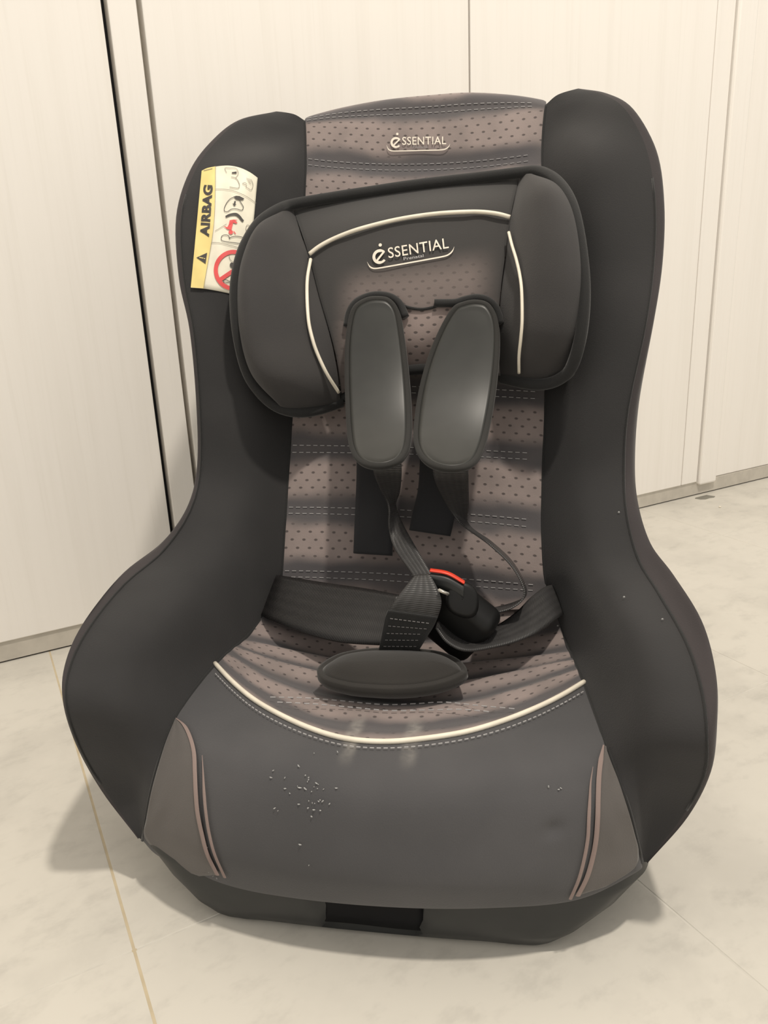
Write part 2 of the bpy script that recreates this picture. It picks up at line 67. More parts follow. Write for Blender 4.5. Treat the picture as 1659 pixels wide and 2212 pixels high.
    'logo_head': [[[-0.0409,0.1248,0.4342],[-0.0236,0.1236,0.4362],[-0.0068,0.1247,0.4382],[0.0098,0.126,0.4402],[0.0264,0.1277,0.4422],[0.0428,0.1295,0.4442]],[[-0.0426,0.1306,0.4441],[-0.0252,0.1291,0.4461],[-0.0083,0.13,0.4481],[0.0084,0.1313,0.4501],[0.025,0.1328,0.4521],[0.0415,0.1346,0.454]],[[-0.044,0.1346,0.4541],[-0.0268,0.135,0.4561],[-0.0099,0.1357,0.4581],[0.0069,0.1369,0.46],[0.0236,0.1384,0.462],[0.0402,0.14,0.4639]],[[-0.0461,0.1426,0.4643],[-0.0285,0.1408,0.4661],[-0.0114,0.1416,0.4681],[0.0055,0.1425,0.47],[0.022,0.1458,0.472],[0.0389,0.1453,0.4739]]],
    'logo_back': [[[-0.0374,0.2432,0.5493],[-0.0237,0.2434,0.5487],[-0.0101,0.2435,0.548],[0.0036,0.2431,0.5473],[0.0172,0.2422,0.5465],[0.0306,0.242,0.5459]],[[-0.0377,0.247,0.5578],[-0.0239,0.2471,0.5571],[-0.0102,0.2471,0.5564],[0.0034,0.2467,0.5557],[0.017,0.2459,0.5549],[0.0305,0.2455,0.5542]],[[-0.0379,0.2511,0.5663],[-0.0241,0.2508,0.5656],[-0.0104,0.2507,0.5649],[0.0033,0.2499,0.564],[0.0169,0.2496,0.5633],[0.0304,0.2492,0.5625]],[[-0.0381,0.2547,0.5748],[-0.0243,0.2543,0.574],[-0.0106,0.2542,0.5733],[0.0031,0.2535,0.5725],[0.0167,0.2533,0.5717],[0.0303,0.2529,0.5709]]],
    'pad_L': [[-0.0495,0.1009,0.4112],[-0.0387,0.1033,0.4183],[-0.0275,0.1039,0.4198],[-0.0162,0.1029,0.4175],[-0.0079,0.0994,0.4075],[-0.0034,0.0916,0.3872],[0.0015,0.0768,0.3567],[0.0057,0.055,0.328],[0.0081,0.0308,0.309],[0.0072,0.0104,0.2988],[0.0008,-0.005,0.2933],[-0.0131,-0.012,0.2914],[-0.0292,-0.0049,0.2934],[-0.0413,0.0141,0.3005],[-0.0489,0.0401,0.3156],[-0.0542,0.0676,0.3431],[-0.0561,0.0855,0.3732],[-0.0543,0.0955,0.3965]],
    'pad_R': [[0.0382,0.0991,0.4075],[0.0482,0.1008,0.4125],[0.0602,0.1011,0.4136],[0.0714,0.0996,0.4094],[0.0786,0.0949,0.3962],[0.0803,0.0864,0.3754],[0.0779,0.069,0.3443],[0.0734,0.0436,0.3174],[0.0691,0.0193,0.3024],[0.0636,-0.0004,0.2946],[0.0544,-0.0128,0.2911],[0.0402,-0.0158,0.2904],[0.0258,-0.0078,0.2925],[0.0147,0.0104,0.2987],[0.0094,0.0332,0.3104],[0.01,0.0614,0.3348],[0.0159,0.0798,0.362],[0.0263,0.092,0.3883]],
    'web_L': [[[-0.0225,0.0114,0.296],[-0.0218,0.0148,0.2814],[-0.0202,0.0335,0.2621],[-0.0157,0.0413,0.2431],[-0.0144,0.0308,0.2274],[-0.0064,0.0088,0.2164],[0.0107,-0.0176,0.2051],[0.0166,-0.0308,0.2011]],[[0.0016,0.0113,0.2959],[0.0014,0.0148,0.2813],[-0.0038,0.0364,0.2593],[-0.0119,0.0571,0.2395],[-0.0043,0.044,0.2273],[0.009,0.0132,0.2204],[0.0265,-0.0176,0.2059],[0.0329,-0.0308,0.2015]]],
    'web_R': [[[0.0278,0.0104,0.294],[0.0279,0.0169,0.2768],[0.0343,0.0366,0.2511],[0.0455,0.0428,0.2291],[0.0724,0.0044,0.2224],[0.0901,-0.0088,0.2096],[0.0993,-0.0176,0.1962],[0.0997,-0.022,0.1874],[0.091,-0.0264,0.1811],[0.0787,-0.0286,0.1777],[0.0678,-0.0308,0.176]],[[0.0561,0.0103,0.2939],[0.056,0.0169,0.2768],[0.055,0.0395,0.2482],[0.0535,0.0566,0.2216],[0.0735,0.0396,0.2118],[0.0914,0.0264,0.1988],[0.1015,0.0176,0.1827],[0.1023,0.0132,0.174],[0.0935,0.0088,0.1702],[0.08,0.0066,0.1666],[0.0665,0.0044,0.1638]]],
    'flap_L': [[[-0.0432,0.0545,0.2858],[-0.0473,0.0652,0.2553],[-0.0497,0.0628,0.2251],[-0.0497,0.048,0.1964]],[[-0.0102,0.0544,0.2856],[-0.0129,0.0652,0.2553],[-0.0146,0.063,0.2254],[-0.0143,0.0473,0.195]]],
    'flap_R': [[[0.0126,0.0544,0.2855],[0.0089,0.0652,0.2553],[0.0041,0.065,0.2337],[0.0008,0.0561,0.2164]],[[0.0514,0.0543,0.2853],[0.0493,0.0652,0.2554],[0.0433,0.0651,0.2339],[0.0376,0.0538,0.2119]]],
    'lap_L': [[[-0.1297,0.0528,0.1714],[-0.1134,0.033,0.1794],[-0.0706,0.0132,0.1823],[-0.0293,-0.0088,0.187],[0.0007,-0.0264,0.1899]],[[-0.1358,0.022,0.1465],[-0.1198,0.0,0.1514],[-0.0832,-0.0264,0.154],[-0.0456,-0.044,0.1549],[-0.0043,-0.0528,0.1576]]],
    'lap_R': [[[0.1299,0.0484,0.1695],[0.1195,0.0308,0.1741],[0.1088,0.0132,0.1729],[0.0972,-0.0044,0.1671],[0.0823,-0.022,0.1625],[0.0642,-0.0352,0.1581],[0.0482,-0.044,0.1648],[0.0339,-0.044,0.1763]],[[0.135,0.022,0.1546],[0.1283,0.0,0.1592],[0.1116,-0.0264,0.1591],[0.0951,-0.044,0.1593],[0.0757,-0.0594,0.1609],[0.0569,-0.0704,0.1636],[0.0431,-0.0704,0.17],[0.0341,-0.066,0.1799]]],
    'crotch': [[[-0.0131,-0.0506,0.1504],[-0.0075,-0.0616,0.1716],[-0.0016,-0.0704,0.1935],[0.0074,-0.0704,0.2078],[0.0179,-0.0594,0.2192],[0.0203,-0.044,0.2152]],[[0.0185,-0.0506,0.1517],[0.0285,-0.0638,0.1732],[0.0358,-0.0704,0.189],[0.0396,-0.0704,0.2061],[0.0309,-0.0594,0.2206],[0.0264,-0.044,0.2154]]],
    'slot_L': [[-0.0563,0.1044,0.3939],[-0.0545,0.1093,0.4057],[-0.0482,0.1124,0.4142],[-0.0377,0.1144,0.4186],[-0.0269,0.1132,0.4195],[-0.0162,0.1111,0.4172],[-0.0082,0.1089,0.411],[-0.003,0.1041,0.4003]],
    'slot_R': [[0.0224,0.1094,0.4111],[0.0313,0.1103,0.4107],[0.0415,0.1105,0.4107],[0.0496,0.1124,0.4127],[0.0597,0.114,0.4139],[0.0698,0.1144,0.4111],[0.0767,0.1131,0.4039],[0.0808,0.1098,0.3912]],
    'head_crease': [[-0.0076,0.1106,0.4109],[0.0004,0.1091,0.4079],[0.0108,0.1089,0.4063],[0.021,0.1099,0.4075],[0.0291,0.1118,0.4099]],
    'crotch_pad': [[-0.0025,-0.0505,0.1549],[-0.0229,-0.0536,0.1549],[-0.0416,-0.0628,0.1549],[-0.0521,-0.0786,0.1549],[-0.0537,-0.0931,0.1549],[-0.0446,-0.1061,0.1549],[-0.0257,-0.1138,0.1549],[-0.0084,-0.1156,0.1549],[0.0077,-0.1155,0.1549],[0.0246,-0.1122,0.1549],[0.0421,-0.1043,0.1549],[0.0563,-0.0912,0.1549],[0.0591,-0.0807,0.1549],[0.0512,-0.0648,0.1549],[0.0361,-0.0539,0.1549],[0.0175,-0.0506,0.1549]],
    'bk_a': [0.0302,-0.0374,0.201],
    'bk_b': [0.0664,-0.044,0.1726],
    'disc': [0.0543,-0.0594,0.2019],
    'tongue': [0.0697,-0.0352,0.1773],
    'pin': [0.0414,-0.0704,0.2121],
    'red0': [0.0298,-0.055,0.2214],
    'red1': [0.0432,-0.0563,0.2196],
    'red2': [0.0557,-0.0581,0.2131],
    'stripe_L1': [[-0.1511,-0.1327,0.1345],[-0.1412,-0.1409,0.1342],[-0.1327,-0.1513,0.1316],[-0.1263,-0.1616,0.1266],[-0.1227,-0.1712,0.1187],[-0.1201,-0.1792,0.1081],[-0.1182,-0.1845,0.0956],[-0.1155,-0.1879,0.0816],[-0.1123,-0.1903,0.0668],[-0.107,-0.1902,0.0499]],
    'stripe_L2': [[-0.1188,-0.165,0.1276],[-0.1158,-0.1734,0.1189],[-0.1134,-0.1806,0.1097],[-0.1112,-0.1865,0.0977],[-0.1092,-0.1898,0.0838],[-0.106,-0.1924,0.0692],[-0.1016,-0.1907,0.0488]],
    'stripe_R1': [[0.1523,-0.1338,0.1318],[0.1494,-0.1456,0.1283],[0.1475,-0.1547,0.1223],[0.1463,-0.1643,0.1136],[0.1456,-0.1718,0.1036],[0.1447,-0.1765,0.0915],[0.1429,-0.1791,0.0793],[0.1394,-0.1823,0.0655],[0.134,-0.1839,0.0518]],
    'stripe_R2': [[0.1439,-0.1513,0.1267],[0.1417,-0.1606,0.121],[0.1407,-0.1682,0.1127],[0.1399,-0.1744,0.1035],[0.1393,-0.1786,0.0928],[0.1372,-0.1822,0.0796],[0.134,-0.185,0.0657],[0.1293,-0.1851,0.0499]],
    'gusset_L': [[[-0.1513,-0.1324,0.1343],[-0.1511,-0.1331,0.1345],[-0.1512,-0.1333,0.1343],[-0.1514,-0.1335,0.1342],[-0.1515,-0.1337,0.134]],[[-0.1405,-0.1414,0.1335],[-0.1431,-0.1444,0.132],[-0.1466,-0.1456,0.1293],[-0.1499,-0.1472,0.1269],[-0.1539,-0.1474,0.1236]],[[-0.1311,-0.1536,0.1304],[-0.1368,-0.1561,0.1263],[-0.1434,-0.1568,0.1208],[-0.1503,-0.1572,0.1151],[-0.1574,-0.1573,0.1092]],[[-0.1251,-0.1647,0.1235],[-0.1331,-0.1666,0.1173],[-0.1421,-0.1666,0.1096],[-0.152,-0.1653,0.1007],[-0.1625,-0.1633,0.0912]],[[-0.1216,-0.175,0.1133],[-0.1319,-0.1743,0.1043],[-0.1428,-0.1727,0.0945],[-0.1549,-0.1696,0.0832],[-0.1708,-0.1607,0.0666]],[[-0.1192,-0.1821,0.1],[-0.1307,-0.1801,0.091],[-0.1438,-0.1755,0.0796],[-0.1589,-0.1683,0.0657],[-0.1757,-0.1591,0.0497]],[[-0.1162,-0.1872,0.0853],[-0.1264,-0.1844,0.0773],[-0.1376,-0.1802,0.068],[-0.1505,-0.1733,0.056],[-0.1657,-0.1634,0.041]],[[-0.1133,-0.1891,0.0678],[-0.1208,-0.187,0.0623],[-0.1296,-0.1825,0.0544],[-0.1394,-0.1765,0.0449],[-0.1495,-0.1704,0.0353]],[[-0.1071,-0.1899,0.0496],[-0.112,-0.187,0.0461],[-0.1164,-0.185,0.0435],[-0.1208,-0.1831,0.0411],[-0.1257,-0.1804,0.0378]]],
    'gusset_R': [[[0.1524,-0.1335,0.1315],[0.1527,-0.1333,0.1311],[0.1529,-0.1341,0.1313],[0.1532,-0.1343,0.1311],[0.1534,-0.1351,0.1312]],[[0.1495,-0.1452,0.128],[0.1512,-0.1448,0.1274],[0.1528,-0.1449,0.1271],[0.1544,-0.1446,0.1266],[0.1561,-0.1442,0.126]],[[0.1475,-0.1544,0.1221],[0.1506,-0.154,0.1213],[0.1537,-0.1536,0.1205],[0.1568,-0.1526,0.1193],[0.1599,-0.1522,0.1185]],[[0.1463,-0.164,0.1133],[0.1505,-0.1625,0.1123],[0.1548,-0.161,0.1113],[0.1589,-0.1602,0.1109],[0.1632,-0.1588,0.11]],[[0.1456,-0.1714,0.1033],[0.1508,-0.1694,0.1025],[0.1561,-0.1668,0.1013],[0.1613,-0.165,0.1007],[0.1666,-0.163,0.1]],[[0.1448,-0.1762,0.0912],[0.1511,-0.1731,0.09],[0.1574,-0.1704,0.0892],[0.164,-0.166,0.0871],[0.1707,-0.1617,0.0849]],[[0.143,-0.1788,0.079],[0.1506,-0.1749,0.0772],[0.1582,-0.1712,0.0756],[0.1662,-0.1659,0.0726],[0.1745,-0.1595,0.0687]],[[0.1395,-0.182,0.0652],[0.1472,-0.1783,0.0644],[0.1551,-0.174,0.063],[0.1632,-0.1694,0.0614],[0.1716,-0.1635,0.0586]],[[0.134,-0.1836,0.0515],[0.1387,-0.1817,0.0521],[0.1434,-0.1791,0.0519],[0.1481,-0.177,0.0522],[0.1529,-0.1743,0.0521]]],
    'stitch_front': [[-0.1426,-0.074,0.1382],[-0.1205,-0.0979,0.1386],[-0.0966,-0.12,0.1382],[-0.0721,-0.1374,0.1382],[-0.045,-0.1513,0.1378],[-0.0191,-0.1592,0.1374],[0.0078,-0.16,0.1375],[0.0351,-0.1544,0.1376],[0.0622,-0.144,0.1373],[0.0868,-0.1304,0.1378],[0.1091,-0.1128,0.1377],[0.1277,-0.0943,0.1374],[0.1445,-0.0766,0.138]],
    'stitch_seat_1': [[-0.0866,-0.1066,0.1383],[-0.0607,-0.1033,0.1369],[-0.0327,-0.1023,0.1354],[-0.0007,-0.1053,0.1358],[0.0227,-0.101,0.1352],[0.0429,-0.098,0.1356],[0.0701,-0.1024,0.1366],[0.0996,-0.1078,0.1385]],
    'stitch_seat_2': [[-0.079,-0.1137,0.1387],[-0.0518,-0.1107,0.1368],[-0.0236,-0.1123,0.1365],[0.0041,-0.1145,0.1367],[0.0305,-0.1106,0.1361],[0.0571,-0.1089,0.1369],[0.0802,-0.1127,0.1383]],
    'specks': [[-0.0227,-0.1661,0.1365],[-0.033,-0.1859,0.126],[-0.0402,-0.188,0.1228],[-0.0541,-0.1873,0.1214],[-0.0428,-0.2011,0.0901],[-0.0344,-0.1873,0.1243],[-0.0392,-0.1852,0.1262],[-0.0457,-0.1866,0.1234],[-0.0321,-0.1879,0.1236],[-0.028,-0.1882,0.1236],[-0.0348,-0.1969,0.109],[-0.0318,-0.1862,0.1255],[-0.0371,-0.1926,0.1174],[-0.0196,-0.1879,0.1249],[-0.0374,-0.1947,0.1135],[-0.0441,-0.1874,0.1229],[-0.0279,-0.1929,0.118],[-0.0347,-0.1932,0.1165],[-0.0603,-0.1935,0.1105],[-0.0469,-0.1768,0.1316],[-0.033,-0.1934,0.1165],[-0.0412,-0.1822,0.1287],[-0.0357,-0.1894,0.1222],[-0.0233,-0.1937,0.117],[-0.0335,-0.1952,0.1129],[-0.0388,-0.1834,0.128],[-0.0305,-0.1927,0.1176],[-0.0387,-0.1844,0.1271],[-0.0385,-0.1673,0.1355],[-0.0296,-0.1925,0.1186],[-0.0504,-0.1893,0.1196],[-0.0438,-0.1932,0.1148],[-0.055,-0.1831,0.1265],[-0.0291,-0.1955,0.113],[-0.0639,-0.1791,0.1286],[-0.0579,-0.1941,0.1093],[-0.0647,-0.1824,0.1256],[-0.037,-0.2044,0.0773],[0.1147,-0.1703,0.1227],[0.1211,-0.1695,0.1206],[0.1226,-0.1684,0.1208],[-0.1149,-0.1859,0.0474],[-0.1127,-0.1858,0.044],[-0.1101,-0.186,0.0425],[-0.1128,-0.1888,0.0704]],
    'specks_wing': [[0.1776,0.0271,0.2439],[0.1711,-0.0644,0.2087],[0.1933,-0.0898,0.2039],[0.1305,0.014,0.1466]],
    'speck_size': [0.00061,0.0006,0.00079,0.00069,0.00069,0.00033,0.00048,0.00034,0.0004,0.00041,0.00073,0.00036,0.00045,0.00055,0.00072,0.00078,0.00065,0.00041,0.00057,0.00065,0.00033,0.00064,0.00048,0.00059,0.00063,0.00063,0.00056,0.00058,0.0004,0.00055,0.00036,0.00054,0.00057,0.00069,0.0005,0.00031,0.00056,0.0004,0.00067,0.00049,0.00049,0.00075,0.0005,0.00047,0.00047],
}

# ------------------------------------------------------------------ helpers
def A(k): return np.array(DATA[k], float)

def cr(P, t):
    n = len(P); x = min(max(t, 0.0), 1.0) * (n - 1); i = min(int(x), n - 2); f = x - i
    p1, p2 = P[i], P[i + 1]
    p0 = P[i - 1] if i > 0 else 2 * p1 - p2
    p3 = P[i + 2] if i + 2 < n else 2 * p2 - p1
    return .5 * (2 * p1 + (p2 - p0) * f + (2 * p0 - 5 * p1 + 4 * p2 - p3) * f * f + (3 * p1 - p0 - 3 * p2 + p3) * f ** 3)

def res(P, n): return np.array([cr(P, i / (n - 1)) for i in range(n)])

def patch(G, nu, nv):
    a = np.array([res(r, nu) for r in G])
    return np.array([res(a[:, j], nv) for j in range(nu)]).transpose(1, 0, 2)

def normals(P):
    du = np.gradient(P, axis=1); dv = np.gradient(P, axis=0)
    n = np.cross(du, dv); l = np.linalg.norm(n, axis=2, keepdims=True); l[l < 1e-12] = 1
    n = n / l
    # face the front of the seat (towards -y, up)
    return n

def link(me, name, mat, parent=None, smooth=True):
    o = bpy.data.objects.new(name, me)
    COL.objects.link(o)
    if mat is not None and not me.materials: me.materials.append(mat)
    if smooth and len(me.polygons):
        me.polygons.foreach_set('use_smooth', [True] * len(me.polygons))
    if parent is not None: o.parent = parent
    return o

def mesh(name, V, F, mat, parent=None, smooth=True, uv=None):
    me = bpy.data.meshes.new(name)
    me.from_pydata([tuple(map(float, v)) for v in V], [], F)
    if uv is not None:
        l = me.uv_layers.new(name='UVMap')
        vi = np.empty(len(me.loops), int); me.loops.foreach_get('vertex_index', vi)
        l.data.foreach_set('uv', np.asarray(uv, float)[vi].ravel())
    me.update()
    return link(me, name, mat, parent, smooth)

def grid(name, P, mat, parent=None, uv=None, thick=0.0, flip=False):
    """surface grid; thick > 0 gives it a back side that far behind along the normal"""
    nv, nu = P.shape[:2]
    V = P.reshape(-1, 3)
    F = []
    for j in range(nv - 1):
        for i in range(nu - 1):
            a = j * nu + i
            q = (a, a + 1, a + nu + 1, a + nu)
            F.append(q[::-1] if flip else q)
    UV = None if uv is None else uv.reshape(-1, 2)
    if thick:
        n = normals(P) * (-1 if flip else 1)
        V2 = (P - n * thick).reshape(-1, 3)
        N = len(V); V = np.vstack([V, V2])
        F += [tuple(N + k for k in q[::-1]) for q in F]
        ring = [i for i in range(nu)] + [j * nu + nu - 1 for j in range(1, nv)] + [(nv - 1) * nu + i for i in range(nu - 2, -1, -1)] + [j * nu for j in range(nv - 2, 0, -1)]
        for k in range(len(ring)):
            a, b = ring[k], ring[(k + 1) % len(ring)]
            F.append((b, a, N + a, N + b) if not flip else (a, b, N + b, N + a))
        if UV is not None: UV = np.vstack([UV, UV])
    return mesh(name, V, F, mat, parent, True, UV)

def tube(name, pts, r, mat, parent=None, seg=8, n=None, closed=False, taper=False):
    P = res(np.asarray(pts), n) if n else np.asarray(pts, float)
    T = np.gradient(P, axis=0); T /= np.maximum(np.linalg.norm(T, axis=1, keepdims=True), 1e-9)
    up = np.array([.13, -.71, .69]); V = []; F = []
    for k in range(len(P)):
        a = np.cross(T[k], up); a /= np.linalg.norm(a); b = np.cross(a, T[k])
        rr = r
        if taper: rr = r * (0.25 + 0.75 * min(1, 6 * min(k, len(P) - 1 - k) / (len(P) - 1)))
        for s in range(seg):
            w = 2 * math.pi * s / seg
            V.append(P[k] + (a * math.cos(w) + b * math.sin(w)) * rr)
    for k in range(len(P) - 1):
        for s in range(seg):
            F.append((k * seg + s, k * seg + (s + 1) % seg, (k + 1) * seg + (s + 1) % seg, (k + 1) * seg + s))
    F.append(tuple(range(seg))[::-1]); F.append(tuple((len(P) - 1) * seg + s for s in range(seg)))
    return mesh(name, V, F, mat, parent)

def dashes(name, pts, mat, parent, dash=.0034, gap=.0024, r=.00045):
    """a sewn line: one short raised thread after another along a curve"""
    P = res(np.asarray(pts), 240)
    L = np.concatenate([[0], np.cumsum(np.linalg.norm(np.diff(P, axis=0), axis=1))])
    def at(s): return np.array([np.interp(s, L, P[:, c]) for c in range(3)])
    V = []; F = []; s = 0.0
    while s + dash < L[-1]:
        a, b = at(s), at(s + dash); t = (b - a) / max(np.linalg.norm(b - a), 1e-9)
        x = np.cross(t, (.1, -.7, .7)); x /= np.linalg.norm(x); y = np.cross(x, t)
        k = len(V)
        for p in (a, b):
            for w in range(4):
                V.append(p + r * (x * math.cos(w * math.pi / 2) + y * math.sin(w * math.pi / 2)))
        for w in range(4): F.append((k + w, k + (w + 1) % 4, k + 4 + (w + 1) % 4, k + 4 + w))
        F.append((k + 3, k + 2, k + 1, k)); F.append((k + 4, k + 5, k + 6, k + 7))
        s += dash + gap
    return mesh(name, V, F, mat, parent, False)

def ribbon(name, key, mat, parent, n=60, w=9, thick=.0014):
    E = A(key); a, b = res(E[0], n), res(E[1], n)
    P = np.array([[a[k] + (b[k] - a[k]) * i / (w - 1) for i in range(w)] for k in range(n)])
    L = np.concatenate([[0], np.cumsum(np.linalg.norm(np.diff((a + b) / 2, axis=0), axis=1))])
    uv = np.array([[(i / (w - 1), L[k]) for i in range(w)] for k in range(n)])
    return grid(name, P, mat, parent, uv, thick), P

def smoothstep(a, b, x):
    t = np.clip((x - a) / (b - a), 0, 1); return t * t * (3 - 2 * t)

def box(name, lo, hi, mat, parent=None, bevel=0.0, seg=2):
    bm = bmesh.new()
    bmesh.ops.create_cube(bm, size=1)
    for v in bm.verts:
        v.co = Vector([lo[c] + (v.co[c] + .5) * (hi[c] - lo[c]) for c in range(3)])
    if bevel: bmesh.ops.bevel(bm, geom=bm.edges[:], offset=bevel, segments=seg, affect='EDGES', profile=.5)
    me = bpy.data.meshes.new(name); bm.to_mesh(me); bm.free()
    return link(me, name, mat, parent, False)

def text_mesh(s, size=1.0, bold=0.0, spacing=1.0, align='LEFT'):
    c = bpy.data.curves.new('t', 'FONT'); c.body = s; c.size = size; c.offset = bold
    c.space_character = spacing; c.align_x = align; c.resolution_u = 4
    o = bpy.data.objects.new('t', c); COL.objects.link(o)
    bpy.context.view_layer.update()
    me = bpy.data.meshes.new_from_object(o.evaluated_get(bpy.context.evaluated_depsgraph_get()))
    V = np.array([v.co[:] for v in me.vertices]); F = [tuple(p.vertices) for p in me.polygons]
    bpy.data.objects.remove(o, do_unlink=True); bpy.data.meshes.remove(me); bpy.data.curves.remove(c)
    return V, F

class Decal:
    """a curved piece of printed surface: (a across, b along) in 0..1 to a point lifted off the fabric"""
    def __init__(s, key):
        s.G = A(key)
    def p(s, a, b):
        return cr(np.array([cr(r, a) for r in s.G]), b)
    def __call__(s, a, b, lift=0.0):
        P = s.p(a, b)
        if lift:
            e = .02; a0 = min(max(a, e), 1 - e); b0 = min(max(b, e), 1 - e)
            n = np.cross(s.p(a0 + e, b0) - s.p(a0 - e, b0), s.p(a0, b0 + e) - s.p(a0, b0 - e))
            n /= np.linalg.norm(n)
            if n[1] > 0: n = -n
            P = P + n * lift
        return P

def stroke(pts, w, closed=False):
    """flat line of width w along 2D points -> verts, faces"""
    P = np.array(pts, float); n = len(P); V = []; F = []
    if closed: T = np.roll(P, -1, 0) - np.roll(P, 1, 0)
    else: T = np.gradient(P, axis=0)
    T /= np.maximum(np.linalg.norm(T, axis=1, keepdims=True), 1e-9)
    N = np.stack([-T[:, 1], T[:, 0]], 1)
    ww = np.broadcast_to(np.asarray(w, float), (n,))
    for k in range(n): V += [P[k] + N[k] * ww[k] / 2, P[k] - N[k] * ww[k] / 2]
    for k in range(n if closed else n - 1):
        q = (k + 1) % n; F.append((2 * k, 2 * k + 1, 2 * q + 1, 2 * q))
    return V, F

def curve2(pts, n): return res(np.array(pts, float), n)

# ------------------------------------------------------------------ materials
MATS = {}
class NT:
    def __init__(s, name):
        s.m = bpy.data.materials.new(name); s.m.use_nodes = True; s.t = s.m.node_tree
        s.b = s.t.nodes['Principled BSDF']
    def n(s, typ, **kw):
        nd = s.t.nodes.new(typ)
        for k, v in kw.items(): setattr(nd, k, v)
        return nd
    def l(s, a, b): s.t.links.new(a, b)
    def val(s, sock, x):
        if hasattr(x, 'links') or hasattr(x, 'is_linked'): s.l(x, sock)
        else: sock.default_value = x
    def math(s, op, a, b=0.0, c=0.0, clamp=False):
        nd = s.n('ShaderNodeMath', operation=op); nd.use_clamp = clamp
        s.val(nd.inputs[0], a); s.val(nd.inputs[1], b); s.val(nd.inputs[2], c)
        return nd.outputs[0]
    def mix(s, f, a, b):
        nd = s.n('ShaderNodeMix', data_type='RGBA')
        s.val(nd.inputs[0], f)
        for k, x in ((6, a), (7, b)):
            if isinstance(x, tuple): nd.inputs[k].default_value = (*x, 1) if len(x) == 3 else x
            else: s.l(x, nd.inputs[k])
        return nd.outputs[2]
    def sm(s, x, a, b, lo=0.0, hi=1.0):
        nd = s.n('ShaderNodeMapRange', interpolation_type='SMOOTHSTEP')
        s.val(nd.inputs[0], x); nd.inputs[1].default_value = a; nd.inputs[2].default_value = b
        nd.inputs[3].default_value = lo; nd.inputs[4].default_value = hi
        return nd.outputs[0]
    def noise(s, scale, detail=2, vec=None, rough=.5):
        nd = s.n('ShaderNodeTexNoise'); nd.inputs['Scale'].default_value = scale
        nd.inputs['Detail'].default_value = detail; nd.inputs['Roughness'].default_value = rough
        if vec is not None: s.l(vec, nd.inputs['Vector'])
        return nd.outputs['Fac']
    def obj(s): return s.n('ShaderNodeTexCoord').outputs['Object']
    def uv(s): return s.n('ShaderNodeTexCoord').outputs['UV']
    def scale(s, vec, sc):
        nd = s.n('ShaderNodeMapping'); s.l(vec, nd.inputs['Vector']); nd.inputs['Scale'].default_value = sc
        return nd.outputs[0]
    def bump(s, h, strength, dist):
        nd = s.n('ShaderNodeBump'); nd.inputs['Strength'].default_value = strength; nd.inputs['Distance'].default_value = dist
        s.l(h, nd.inputs['Height']); s.l(nd.outputs[0], s.b.inputs['Normal'])
    def set(s, **kw):
        for k, v in kw.items():
            s.b.inputs[k.replace('_', ' ')].default_value = v

def fabric(name, col, col2=None, rough=.9, sheen=.12, weave=900, bump=.25, smear=False):
    t = NT(name); co = t.obj()
    big = t.noise(9, 3, co)
    f = t.sm(big, .35, .7)
    c2 = col2 or tuple(c * 1.25 for c in col)
    cc = t.mix(f, col, c2)
    t.l(smears(t, cc) if smear else cc, t.b.inputs['Base Color'])
    fine = t.noise(weave, 1, co)
    t.bump(fine, bump, .0006)
    t.set(Roughness=rough); t.b.inputs['Sheen Weight'].default_value = sheen; t.b.inputs['Sheen Roughness'].default_value = .45
    t.b.inputs['Specular IOR Level'].default_value = .3
    return t.m

def smears(t, base):
    """two dried pale streaks rubbed into the cloth on the seat edge"""
    ob = t.n('ShaderNodeSeparateXYZ'); t.l(t.obj(), ob.inputs[0]); x, y = ob.outputs[0], ob.outputs[1]
    n = t.noise(90, 4, t.obj())
    m = None
    for x0, w in ((-.0165, .0075), (.0245, .0080)):
        q = t.sm(t.math('ABSOLUTE', t.math('SUBTRACT', x, x0)), w, .001)
        m = q if m is None else t.math('MAXIMUM', m, q)
    m = t.math('MULTIPLY', t.math('MULTIPLY', m, t.sm(y, -.178, -.150)), t.sm(y, -.108, -.135))
    m = t.math('MULTIPLY', m, t.sm(n, .3, .7, .15, .75))
    return t.mix(m, base, (.33, .31, .28))

def plain(name, col, rough=.5, metal=0.0, spec=.5):
    t = NT(name); co = t.obj()
    n = t.noise(60, 2, co)
    t.l(t.mix(t.sm(n, .3, .7), col, tuple(c * 1.12 for c in col)), t.b.inputs['Base Color'])
    t.set(Roughness=rough, Metallic=metal); t.b.inputs['Specular IOR Level'].default_value = spec
    return t.m

